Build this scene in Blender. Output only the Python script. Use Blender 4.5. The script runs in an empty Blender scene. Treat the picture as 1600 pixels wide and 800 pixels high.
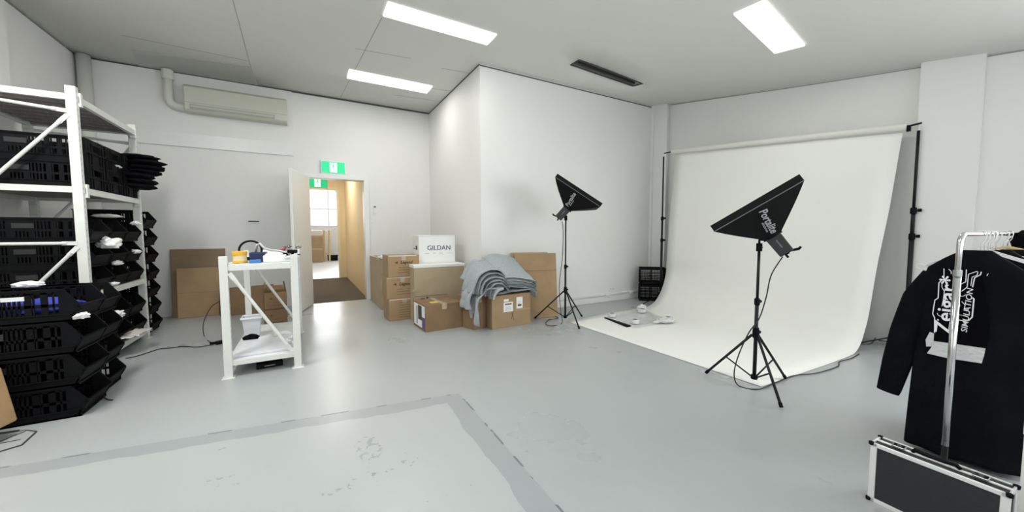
import bpy, bmesh, math, random
from math import pi, sin, cos, radians as RAD
from mathutils import Vector, Matrix, Euler, noise

C = bpy.context.scene.collection
SC = bpy.context.scene
# ------------------------------------------------------------------ camera, light, exposure
EYE = 1.2
FPX, PIT, ROLL, YAW = 568.8, .0617, -.0031, 1.0552
def _basis():
    r = Vector((sin(YAW), -cos(YAW), 0)); w = Vector((cos(YAW), sin(YAW), 0)); u = Vector((0, 0, 1))
    Y = -u*cos(PIT) - w*sin(PIT); Z = w*cos(PIT) - u*sin(PIT)
    return (r*cos(ROLL) - Y*sin(ROLL), r*sin(ROLL) + Y*cos(ROLL), Z)
CR, CD, CF = _basis()
cam = bpy.data.cameras.new('camera'); camo = bpy.data.objects.new('camera', cam); C.objects.link(camo)
cam.sensor_fit = 'HORIZONTAL'; cam.sensor_width = 36; cam.lens = FPX/1600*36; cam.clip_start = .05; cam.clip_end = 100
M = Matrix((CR, -CD, -CF)).transposed().to_4x4(); M.translation = Vector((0, 0, EYE)); camo.matrix_world = M
SC.camera = camo
def ray(x, y):
    return CR*((x-800)/FPX) + CD*((y-400)/FPX) + CF
def on_y(x, y, Y):
    d = ray(x, y); t = Y/d.y; return Vector((0, 0, EYE)) + d*t
def on_x(x, y, X):
    d = ray(x, y); t = X/d.x; return Vector((0, 0, EYE)) + d*t
def on_z(x, y, z=0.):
    d = ray(x, y); t = (z-EYE)/d.z; return Vector((0, 0, EYE)) + d*t

SC.view_settings.view_transform = 'Standard'; SC.view_settings.look = 'None'
SC.view_settings.exposure = 0.08; SC.view_settings.gamma = 1.0; SC.view_settings.use_curve_mapping = False
SC.cycles.max_bounces = 8; SC.cycles.diffuse_bounces = 5
SC.cycles.sample_clamp_indirect = 6
try:
    SC.cycles.use_denoising = True
except Exception: pass
LAMP_E = 16.0       # emission of the ceiling diffusers
FILL_BACK = 26.0       # power of the added fill light behind the camera
FILL_SIDE = 6.0        # power of the added fill light at the left wall
world = bpy.data.worlds.new('world'); SC.world = world; world.use_nodes = True
world.node_tree.nodes['Background'].inputs[0].default_value = (.93, .97, 1, 1)
world.node_tree.nodes['Background'].inputs[1].default_value = 1.7
def area(name, loc, rot, sx, sy, power, col=(1, 1, 1)):
    l = bpy.data.lights.new(name, 'AREA'); l.shape = 'RECTANGLE'; l.size = sx; l.size_y = sy; l.energy = power; l.color = col
    o = bpy.data.objects.new(name, l); C.objects.link(o); o.location = loc; o.rotation_euler = rot
    return o
area('front_wall_fill', (1.0, -2.3, 1.9), (RAD(90), 0, 0), 4.6, 2.0, FILL_BACK, (.98, .99, 1))  # unseen fill before the window wall, added to even out the brightness
area('left_wall_fill', (-2.35, 1.0, 1.9), (0, RAD(-90), 0), 1.6, 2.4, FILL_SIDE, (.98, .99, 1))  # unseen fill added at the left wall, which has no window
area('right_wall_fill', (5.0, -1.2, 1.8), (0, RAD(90), RAD(-8)), 1.6, 2.0, 105, (.97, .99, 1))  # unseen fill added at the windowless right wall to brighten the left side
area('ceiling_fill_left', (-1.45, 2.9, 3.50), (0, 0, 0), .3, 1.2, 76, (1, .99, .96))  # added fill under the ceiling, out of view, lifts the left side
area('ceiling_fill_near', (.3, .6, 3.50), (0, 0, 0), 1.2, .3, 22, (1, .99, .96))  # added overhead fill out of view, stands for no modelled fitting
area('far_room_daylight', (1.3, 18.3, 2.3), (RAD(-90), 0, 0), 3.0, 2.2, 130, (.97, .98, 1))
area('passage_lamp', (.5, 9.3, 2.85), (0, 0, 0), .3, 1.2, 26, (1, .96, .86))

# ------------------------------------------------------------------ materials
MATS = {}
def mat(name, col, rough=.6, metal=0., nscale=0, namt=.0, bump=0., bscale=40, emit=None, estr=0., trans=0., alpha=1., spec=.5, stretch=None):
    if name in MATS: return MATS[name]
    m = bpy.data.materials.new(name); m.use_nodes = True; nt = m.node_tree; b = nt.nodes['Principled BSDF']
    c = (*col, 1)
    b.inputs['Base Color'].default_value = c; b.inputs['Roughness'].default_value = rough; b.inputs['Metallic'].default_value = metal
    b.inputs['Specular IOR Level'].default_value = spec
    tc = nt.nodes.new('ShaderNodeTexCoord'); mp = nt.nodes.new('ShaderNodeMapping'); nt.links.new(tc.outputs['Object'], mp.inputs[0])
    if stretch: mp.inputs['Scale'].default_value = stretch
    if nscale:
        n = nt.nodes.new('ShaderNodeTexNoise'); n.inputs['Scale'].default_value = nscale; n.inputs['Detail'].default_value = 4
        nt.links.new(mp.outputs[0], n.inputs['Vector'])
        r = nt.nodes.new('ShaderNodeValToRGB')
        r.color_ramp.elements[0].position = .3; r.color_ramp.elements[1].position = .7
        r.color_ramp.elements[0].color = (*[max(0, v*(1-namt)) for v in col], 1); r.color_ramp.elements[1].color = (*[min(1, v*(1+namt)) for v in col], 1)
        nt.links.new(n.outputs[0], r.inputs[0]); nt.links.new(r.outputs[0], b.inputs['Base Color'])
    if bump:
        n2 = nt.nodes.new('ShaderNodeTexNoise'); n2.inputs['Scale'].default_value = bscale; n2.inputs['Detail'].default_value = 3
        nt.links.new(mp.outputs[0], n2.inputs['Vector'])
        bp = nt.nodes.new('ShaderNodeBump'); bp.inputs['Strength'].default_value = bump; bp.inputs['Distance'].default_value = .01
        nt.links.new(n2.outputs[0], bp.inputs['Height']); nt.links.new(bp.outputs[0], b.inputs['Normal'])
    if emit:
        b.inputs['Emission Color'].default_value = (*emit, 1); b.inputs['Emission Strength'].default_value = estr
    if trans: b.inputs['Transmission Weight'].default_value = trans
    if alpha < 1: b.inputs['Alpha'].default_value = alpha
    MATS[name] = m; return m
WALL = mat('white_wall_paint', (.80, .80, .785), .55, nscale=1.3, namt=.012, bump=.08, bscale=30)
CEIL = mat('ceiling_paint', (.70, .705, .675), .6, nscale=.9, namt=.015, bump=.04, bscale=20)
TRIM = mat('white_gloss_trim', (.80, .81, .80), .3)
DOORW = mat('door_white', (.80, .80, .78), .35, nscale=2, namt=.01)
GAP = mat('joint_gap', (.10, .10, .095), .9)
SEAM = mat('ceiling_seam', (.33, .335, .32), .9)
CREAM = mat('cream_wall_paint', (.80, .68, .47), .5, nscale=3, namt=.03)
CARPET = mat('dark_carpet', (.095, .08, .062), .95, nscale=60, namt=.35, bump=.5, bscale=200)
FARFL = mat('far_room_floor', (.60, .60, .60), .3, nscale=2, namt=.06)
BLK = mat('black_plastic', (.0045, .0048, .006), .6, bump=.1, bscale=80, spec=.12)
BLKM = mat('black_powder_metal', (.008, .008, .009), .45, spec=.3)
WMET = mat('white_painted_steel', (.72, .73, .70), .35, nscale=12, namt=.03)
BOARD = mat('shelf_board', (.30, .28, .26), .8, nscale=6, namt=.12, stretch=(8, 1, 1))
WBOARD = mat('white_shelf_board', (.74, .75, .75), .45)
CARD = mat('cardboard', (.36, .245, .135), .85, nscale=5, namt=.08, bump=.12, bscale=25)
CARD_L = mat('light_cardboard', (.43, .345, .23), .85, nscale=5, namt=.06, bump=.12, bscale=25)
CARD_D = mat('dark_cardboard', (.235, .145, .075), .8, nscale=5, namt=.10, bump=.12, bscale=25)
CARD_R = mat('red_brown_cardboard', (.26, .185, .115), .85, nscale=5, namt=.08)
CWHITE = mat('white_carton', (.80, .81, .79), .6)
TAPE = mat('packing_tape', (.50, .37, .22), .22)
TAPEC = mat('clear_packing_tape', (.47, .39, .28), .2)
INKB = mat('navy_ink', (.05, .045, .13), .6)
INKD = mat('dark_ink', (.10, .065, .035), .8)
PAPER = mat('backdrop_paper', (.86, .865, .835), .65, nscale=.8, namt=.015)
PAPERD = mat('backdrop_roll', (.74, .74, .70), .6)
WHITE = mat('white_plastic', (.80, .80, .80), .35)
LABELW = mat('white_label', (.85, .85, .86), .5)
GREYC = mat('grey_marle_cotton', (.36, .39, .41), .9, nscale=90, namt=.16, bump=.25, bscale=160)
GREYM = mat('mid_grey_marle_cotton', (.29, .315, .335), .9, nscale=90, namt=.16, bump=.25, bscale=160)
GREYD = mat('grey_marle_cotton_inside', (.24, .26, .28), .95, nscale=90, namt=.2)
WCLOTH = mat('white_cotton', (.78, .78, .77), .85, bump=.2, bscale=60)
BCLOTH = mat('black_cotton', (.0040, .0043, .0058), .95, nscale=8, namt=.3, bump=.3, bscale=30, spec=.1)
BLUEC = mat('blue_fabric', (.02, .035, .30), .8)
CHROME = mat('chrome', (.56, .56, .57), .16, 1.)
ALU = mat('brushed_aluminium', (.84, .84, .84), .38, .55, bump=.05, bscale=90)
CASEB = mat('black_case_panel', (.013, .013, .016), .5, bump=.3, bscale=300)
SBOX = mat('softbox_fabric', (.0042, .0042, .0046), .7, bump=.15, bscale=60, spec=.2)
PIPING = mat('grey_piping', (.16, .16, .17), .5)
DIFF = mat('diffuser_fabric', (.8, .8, .8), .8)
HEADG = mat('dark_grey_lamp_head', (.022, .023, .026), .45)
INKW = mat('white_ink', (.78, .78, .80), .6)
INKG = mat('silver_ink', (.45, .46, .48), .6)
ACM = mat('aircon_plastic', (.58, .59, .51), .45)
ACD = mat('aircon_vane', (.40, .41, .36), .5)
PVC = mat('pvc_pipe', (.70, .70, .67), .3)
CABLE = mat('black_cable', (.012, .012, .014), .5)
CABLEW = mat('white_cable', (.7, .7, .7), .4)
GREEN = mat('exit_green', (.02, .45, .20), .4, emit=(.02, .62, .25), estr=.75)
EXITW = mat('exit_white', (.9, .95, .92), .4, emit=(.85, 1, .93), estr=1.35)
DIFFU = mat('fluorescent_diffuser', (.9, .9, .9), .5, emit=(1, .985, .94), estr=LAMP_E)
DIFFL = mat('fluorescent_edge', (.9, .9, .9), .5, emit=(1, .99, .95), estr=1.3)
GREYFIT = mat('unlit_reflector', (.34, .34, .33), .4, .3)
DARKFIT = mat('dark_fitting', (.05, .05, .05), .6)
YEL = mat('yellow_plastic', (.75, .42, .03), .35)
YTAPE = mat('amber_tape', (.62, .50, .26), .25)
NAVY = mat('navy_box', (.012, .02, .075), .5)
BLUEB = mat('blue_box', (.05, .19, .50), .45)
RED = mat('dark_red_plastic', (.30, .02, .07), .4)
WOOD = mat('pale_wood', (.62, .44, .22), .5, nscale=8, namt=.12, stretch=(1, 1, 8))
CLEAR = mat('clear_film', (.86, .87, .87), .15, alpha=.38)
CLEARB = mat('translucent_bucket', (.66, .69, .72), .3)
PALEY = mat('ivory_tape', (.74, .70, .50), .35)

def floor_material():
    m = bpy.data.materials.new('painted_concrete'); m.use_nodes = True; nt = m.node_tree; b = nt.nodes['Principled BSDF']
    N = nt.nodes.new; L = nt.links.new
    geo = N('ShaderNodeNewGeometry'); sep = N('ShaderNodeSeparateXYZ')
    nz = N('ShaderNodeTexNoise'); nz.inputs['Scale'].default_value = 3.5; nz.inputs['Detail'].default_value = 5
    L(geo.outputs['Position'], nz.inputs['Vector']); L(geo.outputs['Position'], sep.inputs[0])
    def math_(op, a, b_=None, c=None):
        n = N('ShaderNodeMath'); n.operation = op
        for i, v in enumerate((a, b_, c)):
            if v is None: continue
            if isinstance(v, (int, float)): n.inputs[i].default_value = v
            else: L(v, n.inputs[i])
        return n.outputs[0]
    x, y = sep.outputs[0], sep.outputs[1]
    wob = math_('MULTIPLY', math_('SUBTRACT', nz.outputs[0], .5), .10)
    d1 = math_('SUBTRACT', math_('ADD', y, math_('MULTIPLY', x, .150)), 2.672)
    d2 = math_('SUBTRACT', math_('SUBTRACT', x, math_('MULTIPLY', y, .03)), .895)
    sd = math_('MAXIMUM', d1, d2)
    sdw = math_('ADD', sd, wob)
    inside = math_('LESS_THAN', sd, -.004)
    inner = math_('LESS_THAN', sdw, -.135)
    band = math_('SUBTRACT', inside, inner)
    # base colour with broad unevenness
    big = N('ShaderNodeTexNoise'); big.inputs['Scale'].default_value = .9; big.inputs['Detail'].default_value = 6; L(geo.outputs['Position'], big.inputs['Vector'])
    r1 = N('ShaderNodeValToRGB'); r1.color_ramp.elements[0].position = .3; r1.color_ramp.elements[1].position = .7
    r1.color_ramp.elements[0].color = (.375, .40, .407, 1); r1.color_ramp.elements[1].color = (.405, .43, .437, 1)
    L(big.outputs[0], r1.inputs[0])
    def mix(f, a, col, fac=1.):
        n = N('ShaderNodeMix'); n.data_type = 'RGBA'
        ff = math_('MULTIPLY', f, fac); L(ff, n.inputs[0]); L(a, n.inputs[6]); n.inputs[7].default_value = (*col, 1); return n.outputs[2]
    c = mix(inner, r1.outputs[0], (.45, .475, .475), .55)
    c = mix(band, c, (.30, .32, .335), .65)
    # crack line along the outer edge of the band, broken up
    edge = math_('COMPARE', sd, -.004, .006)
    n3 = N('ShaderNodeTexNoise'); n3.inputs['Scale'].default_value = 6; L(geo.outputs['Position'], n3.inputs['Vector'])
    c = mix(math_('MULTIPLY', edge, math_('GREATER_THAN', n3.outputs[0], .53)), c, (.12, .13, .14), .8)
    # small chips
    vo = N('ShaderNodeTexVoronoi'); vo.inputs['Scale'].default_value = 2.6; L(geo.outputs['Position'], vo.inputs['Vector'])
    chip = math_('LESS_THAN', vo.outputs['Distance'], math_('MULTIPLY', math_('SUBTRACT', n3.outputs[0], .48), .07))
    c = mix(chip, c, (.17, .18, .19), .8)
    # patch of stains inside the repaired rectangle
    def blob(cx, cy, rx, ry):
        a = math_('DIVIDE', math_('SUBTRACT', x, cx), rx); bb = math_('DIVIDE', math_('SUBTRACT', y, cy), ry)
        return math_('ADD', math_('MULTIPLY', a, a), math_('MULTIPLY', bb, bb))
    n4 = N('ShaderNodeTexNoise'); n4.inputs['Scale'].default_value = 26; n4.inputs['Detail'].default_value = 2; L(geo.outputs['Position'], n4.inputs['Vector'])
    for cx, cy, rx, ry, th in ((.27, 2.12, .08, .14, .56), (.18, 1.84, .2, .05, .60), (-.33, 2.2, .16, .12, .67), (.45, 1.5, .3, .12, .68), (.35, 1.9, .18, .1, .64)):
        f = math_('LESS_THAN', math_('ADD', blob(cx, cy, rx, ry), math_('MULTIPLY', math_('SUBTRACT', n4.outputs[0], .5), 1.5)), 1.0)
        g = math_('MULTIPLY', f, math_('GREATER_THAN', n4.outputs[0], th))
        c = mix(g, c, (.24, .255, .265), .55)
    L(c, b.inputs['Base Color'])
    rr = math_('ADD', .20, math_('MULTIPLY', big.outputs[0], .2)); L(rr, b.inputs['Roughness'])
    b.inputs['Specular IOR Level'].default_value = .45
    bp = N('ShaderNodeBump'); bp.inputs['Strength'].default_value = .12; bp.inputs['Distance'].default_value = .012
    hh = math_('ADD', math_('MULTIPLY', nz.outputs[0], .6), math_('MULTIPLY', band, -.25)); L(hh, bp.inputs['Height']); L(bp.outputs[0], b.inputs['Normal'])
    return m
FLOORM = floor_material()

# ------------------------------------------------------------------ mesh helpers
class MB:
    def __init__(s): s.v = []; s.f = []
    def add(s, vs, fs):
        o = len(s.v); s.v += [Vector(v) for v in vs]; s.f += [tuple(i+o for i in f) for f in fs]; return s
    def box(s, x0, x1, y0, y1, z0, z1, m=None):
        vs = [Vector((x, y, z)) for z in (z0, z1) for y in (y0, y1) for x in (x0, x1)]
        if m: vs = [m @ v for v in vs]
        return s.add(vs, [(0, 2, 3, 1), (4, 5, 7, 6), (0, 1, 5, 4), (2, 6, 7, 3), (0, 4, 6, 2), (1, 3, 7, 5)])
    def hexa(s, p): # 8 corners: bottom 4 ring, top 4 ring
        return s.add(p, [(3, 2, 1, 0), (4, 5, 6, 7), (0, 1, 5, 4), (1, 2, 6, 5), (2, 3, 7, 6), (3, 0, 4, 7)])
    def tube(s, pts, r, n=10, cap=True):
        pts = [Vector(p) for p in pts]; k = len(pts); rs = r if isinstance(r, (list, tuple)) else [r]*k
        vs = []; up = None
        for i, p in enumerate(pts):
            t = (pts[min(i+1, k-1)] - pts[max(i-1, 0)]).normalized()
            if up is None:
                up = Vector((0, 0, 1)) if abs(t.z) < .9 else Vector((1, 0, 0))
            a = (up - t*up.dot(t)).normalized(); up = a; b = t.cross(a)
            for j in range(n):
                th = 2*pi*j/n; vs.append(p + (a*cos(th) + b*sin(th))*rs[i])
        fs = [(i*n+j, i*n+(j+1) % n, (i+1)*n+(j+1) % n, (i+1)*n+j) for i in range(k-1) for j in range(n)]
        if cap: fs += [tuple(range(n-1, -1, -1)), tuple((k-1)*n+j for j in range(n))]
        return s.add(vs, fs)
    def bar(s, a, b, w, h, up=(0, 0, 1)): # rectangular bar
        a = Vector(a); b = Vector(b); t = (b-a).normalized(); u = Vector(up); u = (u - t*u.dot(t))
        if u.length < 1e-4: u = Vector((1, 0, 0)); u = u - t*u.dot(t)
        u.normalize(); q = t.cross(u)
        p = [e + q*sx*w/2 + u*sy*h/2 for e in (a, b) for sx, sy in ((-1, -1), (1, -1), (1, 1), (-1, 1))]
        return s.hexa(p)
    def lathe(s, prof, n=24, m=None):
        k = len(prof); vs = [Vector((r*cos(2*pi*j/n), r*sin(2*pi*j/n), z)) for r, z in prof for j in range(n)]
        if m: vs = [m @ v for v in vs]
        fs = [(i*n+j, i*n+(j+1) % n, (i+1)*n+(j+1) % n, (i+1)*n+j) for i in range(k-1) for j in range(n)]
        fs += [tuple(range(n-1, -1, -1)), tuple((k-1)*n+j for j in range(n))]
        return s.add(vs, fs)
    def mesh(s, name):
        me = bpy.data.meshes.new(name); me.from_pydata([tuple(v) for v in s.v], [], s.f); me.update()
        bm = bmesh.new(); bm.from_mesh(me); bmesh.ops.recalc_face_normals(bm, faces=bm.faces); bm.to_mesh(me); bm.free()
        return me
def obj(name, mb, m, parent=None, smooth=False, bevel=0, seg=2, loc=None, rot=None, solid=0, sub=0, label=None):
    me = mb.mesh(name) if isinstance(mb, MB) else mb
    me.materials.clear(); me.materials.append(m)
    o = bpy.data.objects.new(name, me); C.objects.link(o)
    if parent: o.parent = parent
    if loc is not None: o.location = loc
    if rot is not None: o.rotation_euler = rot
    if smooth:
        for p in me.polygons: p.use_smooth = True
    if solid: md = o.modifiers.new('s', 'SOLIDIFY'); md.thickness = solid; md.offset = 0
    if sub: md = o.modifiers.new('u', 'SUBSURF'); md.levels = sub; md.render_levels = sub
    if bevel: md = o.modifiers.new('b', 'BEVEL'); md.width = bevel; md.segments = seg; md.limit_method = 'ANGLE'
    if label: o['label'] = label
    return o
def thing(name, label, cat, loc=(0, 0, 0), rz=0, group=None, rot=None):
    o = bpy.data.objects.new(name, None); C.objects.link(o); o.empty_display_size = .1
    o.location = loc; o.rotation_euler = rot if rot else (0, 0, rz); o['label'] = label; o['category'] = cat
    if group: o['group'] = group
    return o
def tag(o, label, cat, group=None):
    o['label'] = label; o['category'] = cat
    if group: o['group'] = group
    return o
def struct(name, mb, m, parent=None, **k):
    o = obj(name, mb, m, parent, **k)
    if not parent: o['kind'] = 'structure'
    return o
def dup(root, loc, rz=None, label=None, group=None):
    r = root.copy(); C.objects.link(r); r.location = loc
    if rz is not None: r.rotation_euler = (0, 0, rz)
    if label: r['label'] = label
    if group: r['group'] = group
    for ch in list(root.children):
        c = ch.copy(); C.objects.link(c); c.parent = r
        for g in ch.children:
            d = g.copy(); C.objects.link(d); d.parent = c
    return r
def text(s, size, m, parent, M4, name='lettering', offset=0., ext=.0008, align='CENTER', shear=0., sx=1.):
    cu = bpy.data.curves.new('t', 'FONT'); cu.body = s; cu.size = size; cu.align_x = align; cu.align_y = 'CENTER'
    cu.extrude = ext; cu.offset = offset; cu.shear = shear; cu.resolution_u = 3
    t = bpy.data.objects.new('t', cu); C.objects.link(t)
    bpy.context.view_layer.update()
    me = bpy.data.meshes.new_from_object(t.evaluated_get(bpy.context.evaluated_depsgraph_get()))
    bpy.data.objects.remove(t); bpy.data.curves.remove(cu)
    S = Matrix.Diagonal((sx, 1, 1, 1)); me.transform(M4 @ S)
    return obj(name, me, m, parent)
def frame(o, x, y):  # matrix from origin and x / y axes
    x = Vector(x).normalized(); y = Vector(y); y = (y - x*y.dot(x)).normalized(); z = x.cross(y)
    m = Matrix((x, y, z)).transposed().to_4x4(); m.translation = Vector(o); return m
FRONT = lambda o: frame(o, (1, 0, 0), (0, 0, 1))      # on a face looking towards -Y
LEFTF = lambda o: frame(o, (0, -1, 0), (0, 0, 1))     # on a face looking towards -X

# ------------------------------------------------------------------ the setting
Y1, Y2, XJ, HC = 7.10, 4.709, 2.167, 3.536
XL = -2.52
def xc(y): return 5.80 - .10*(4.709-y)          # right wall, slightly out of square
def zc(x, y):                                     # the ceiling sags towards the right wall
    s = min(1, max(0, (x-2.9)/2.7)); s = s*s*(3-2*s)*.6 + s*.4
    return HC - s*max(0, 4.6-y)*.205
DX0, DX1, DH = .07, .955, 2.165
# floor
struct('floor', MB().box(XL-.2, 6.2, -2.6, Y1+.01, -.1, 0), FLOORM)
# ceiling with the opening of the unlit fitting
vx0, vx1, vy0, vy1 = 3.27, 4.50, 3.93, 4.11
xs = sorted(set([XL-.1, -1, .5, 2, 2.5, 2.9, vx0, 3.6, 3.9, 4.2, vx1, 4.8, 5.1, 5.4, 5.7, 6.1])); ys = sorted(set([-2.6, -1.5, -.5, 0, .5, 1, 1.5, 2, 2.5, 3, 3.5, vy0, vy1, 4.6, 4.8, 5.9, Y1+.1]))
mb = MB(); nx = len(xs); vs = [(x, y, zc(x, y)) for y in ys for x in xs]
fs = [(j*nx+i, (j+1)*nx+i, (j+1)*nx+i+1, j*nx+i+1) for j in range(len(ys)-1) for i in range(nx-1)
      if not (vx0 <= xs[i] < vx1 and vy0 <= ys[j] < vy1)]
mb.add(vs, fs); ce = obj('ceiling', mb, CEIL); ce['kind'] = 'structure'
md = ce.modifiers.new('s', 'SOLIDIFY'); md.thickness = .05; md.offset = 0; md.offset = 1 if ce.data.polygons[0].normal.z > 0 else -1
for p in ce.data.polygons: p.use_smooth = True
# walls
b = MB(); b.box(XL-.15, DX0-.0, Y1, Y1+.16, 0, 3.6); b.box(DX1, XJ+.2, Y1, Y1+.16, 0, 3.6); b.box(DX0, DX1, Y1, Y1+.16, DH, 3.6)
struct('wall_back', b, WALL)
struct('trim_1', MB().box(XL, -.12, Y1-.03, Y1+.002, 0, 3.53), WALL)      # the lined left half of the back wall
struct('trim_2', MB().box(XL, -.125, Y1-.055, Y1-.028, 2.48, 2.68), TRIM, bevel=.004)
struct('wall_left', MB().box(XL-.15, XL, -2.6, Y1+.1, 0, 3.6), WALL)
struct('trim_3', MB().box(XL-.01, XL+.10, 3.2, 5.52, 0, 3.53), WALL)
struct('wall_corner', MB().box(XJ, XJ+.15, Y2, Y1+.05, 0, 3.6), WALL)
struct('wall_middle', MB().box(XJ+.15, 6.1, Y2, Y2+.15, 0, 3.6), WALL)
xa, xb = xc(4.8), xc(-2.6)
struct('wall_right', MB().hexa([(xa, 4.8, 0), (xb, -2.6, 0), (xb+.15, -2.6, 0), (xa+.15, 4.8, 0), (xa, 4.8, 3.6), (xb, -2.6, 3.6), (xb+.15, -2.6, 3.6), (xa+.15, 4.8, 3.6)]), WALL)
b = MB()   # boxed duct in the right corner and thin strips
b.box(5.66, 5.80, 4.42, 4.715, 0, 3.56); b.box(5.63, 5.665, 4.66, 4.715, 0, 3.56); b.box(5.66, 5.68, 4.385, 4.425, 0, 3.56)
struct('trim_4', b, TRIM, bevel=.004)
p0, p1 = 1.235, .83
struct('trim_5', MB().box(5.37, 5.60, p1, p0, 0, zc(5.4, 1)+.05), WALL, bevel=.006)
# front wall behind the camera with a wide window
b = MB(); b.box(XL-.1, 6.1, -2.6, -2.45, 0, .9); b.box(XL-.1, 6.1, -2.6, -2.45, 2.95, 3.6); b.box(XL-.1, -1.3, -2.6, -2.45, .9, 2.95); b.box(3.3, 6.1, -2.6, -2.45, .9, 2.95)
struct('wall_front', b, WALL)
w = struct('window_1', MB().box(-1.3, 3.3, -2.55, -2.54, .9, 2.95), mat('window_glass', (.8, .85, .85), .1, trans=.9))
b = MB()
for i in range(5): b.box(-1.3+i*1.14, -1.26+i*1.14, -2.57, -2.50, .9, 2.95)
for z in (.9, 1.95, 2.91): b.box(-1.3, 3.3, -2.57, -2.50, z, z+.04)
obj('window_frame', b, TRIM, w)
# skirting with conduit on the middle wall
b = MB(); b.box(XJ, 5.66, Y2-.022, Y2+.01, 0, .10); struct('baseboard_middle', b, TRIM, bevel=.006)
b = MB(); b.box(XJ+.5, 5.64, Y2-.030, Y2+.01, .115, .145); struct('trim_6', b, TRIM, bevel=.003)
struct('baseboard_back', MB().box(1.02, XJ, Y1-.015, Y1+.01, 0, .08), TRIM, bevel=.004)
# dark gap where walls meet ceiling
b = MB(); b.box(XL, XJ, Y1-.034, Y1-.026, 3.520, 3.534); b.box(-.12, XJ, Y1-.006, Y1+.002, 3.520, 3.534); b.box(XJ-.006, XJ+.002, Y2, Y1, 3.520, 3.534); b.box(XJ, 5.66, Y2-.008, Y2+.002, 3.508, 3.522)
struct('trim_7', b, GAP)
b = MB()
for i in range(12):
    y0, y1 = 4.38-i*.35, 4.38-(i+1)*.35
    for (ya, yb) in ((y0, y1),):
        za, zb = zc(xc(ya), ya)-.004, zc(xc(yb), yb)-.004
        b.hexa([(xc(ya)-.006, ya, za-.010), (xc(yb)-.006, yb, zb-.010), (xc(yb)+.01, yb, zb-.010), (xc(ya)+.01, ya, za-.010),
                (xc(ya)-.006, ya, za), (xc(yb)-.006, yb, zb), (xc(yb)+.01, yb, zb), (xc(ya)+.01, ya, za)])
struct('trim_8', b, SEAM)
b = MB(); b.box(XL-.002, XL+.006, 5.6, Y1, 3.524, 3.534); struct('trim_9', b, SEAM)
# seams between ceiling sheets
b = MB()
def seam(p, q, w=.006):
    a = Vector((p[0], p[1], 3.5355)); c = Vector((q[0], q[1], 3.5355)); b.bar(a, c, w, .003)
seam((-.55, 4.6), (-.60, 7.06)); seam((.80, 4.25), (.60, 7.06), .005); seam((-1.80, 6.10), (-.60, 6.16)); seam((.63, 5.1), (1.3, 5.02), .005)
seam((1.75, 5.1), (XJ, 5.05)); seam((1.62, 5.9), (XJ, 5.83)); seam((1.35, 6.45), (XJ, 6.36)); seam((4.55, 2.65), (5.2, 2.5), .004) if 0 else None
struct('trim_10', b, SEAM)
struct('ceiling_hatch', MB().hexa([(-1.84, 6.52, 3.530), (-.60, 6.36, 3.530), (-.56, Y1-.04, 3.530), (-1.93, Y1-.04, 3.530), (-1.84, 6.52, 3.54), (-.60, 6.36, 3.54), (-.56, Y1-.04, 3.54), (-1.93, Y1-.04, 3.54)]), mat('hatch_panel', (.47, .475, .455), .7)).name = 'trim_11'
# door frame, door leaf
b = MB(); b.box(DX0-.07, DX0+.010, Y1-.045, Y1+.18, 0, DH+.07); b.box(DX1-.010, DX1+.07, Y1-.045, Y1+.18, 0, DH+.07); b.box(DX0+.010, DX1-.010, Y1-.0445, Y1+.18, DH-.010, DH+.0695)
struct('trim_12', b, TRIM, bevel=.004)
hinge = Vector((.07, 7.06, 0)); free = on_z(462, 492.0, .01); dv = (free - hinge); dv.z = 0; ang = math.atan2(dv.y, dv.x); dl = dv.length
door = struct('door_1', MB().box(0, dl, -.02, .02, .01, DH-.01), DOORW, bevel=.003, loc=hinge, rot=(0, 0, ang))
for sgn in (1, -1):
    mk = MB(); ml = frame((dl-.07, sgn*.02, 1.02), (1, 0, 0), (0, 0, 1) if sgn < 0 else (0, 0, -1))
    mk.lathe([(.031, 0), (.031, .006), (.012, .010), (.011, .032), (.025, .042), (.029, .054), (.024, .066), (.004, .070)], 20, ml)
    obj('door_knob', mk, CHROME, door, smooth=True)
b = MB()
for z in (.25, 1.1, 1.95): b.tube([(0, -.024, z-.05), (0, -.024, z+.05)], .009, 8)
obj('door_hinge', b, CHROME, door)
# passage beyond the door
HY = 11.0
struct('floor.001', MB().box(-.35, 1.12, Y1+.01, HY, -.1, .004), CARPET)
b = MB().box(.97, 1.12, Y1+.16, HY, 0, 2.95); struct('wall_passage_right', b, CREAM)
struct('wall_passage_left', MB().box(-.35, -.2, Y1+.16, HY, 0, 2.95), CREAM)
b = MB().box(-.35, 1.12, Y1+.16, HY+.1, 2.9, 3.0); struct('ceiling.001', b, WALL)
# far doorway and the bright room behind it
b = MB(); b.box(.84, 1.0, HY, HY+.12, 0, 2.95); b.box(-.35, -.1, HY, HY+.12, 0, 2.95); b.box(-.1, .84, HY, HY+.12, 2.42, 2.95); struct('wall_passage_end', b, CREAM)
b = MB(); b.box(.78, .845, HY-.02, HY+.14, 0, 2.44); b.box(-.1, .78, HY-.019, HY+.139, 2.38, 2.439); struct('trim_13', b, mat('cream_trim', (.78, .70, .54), .4))
FY = 18.9
struct('floor.002', MB().box(-3, 4.2, HY, FY+.2, -.1, .002), FARFL)
struct('ceiling.002', MB().box(-3, 4.2, HY+.1, FY+.2, 3.9, 4.0), WALL)
struct('wall_far_right', MB().box(4.1, 4.2, HY, FY+.1, 0, 3.95), CREAM)
struct('wall_far_left', MB().box(-3.0, -2.9, HY, FY+.1, 0, 3.95), WALL)
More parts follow.
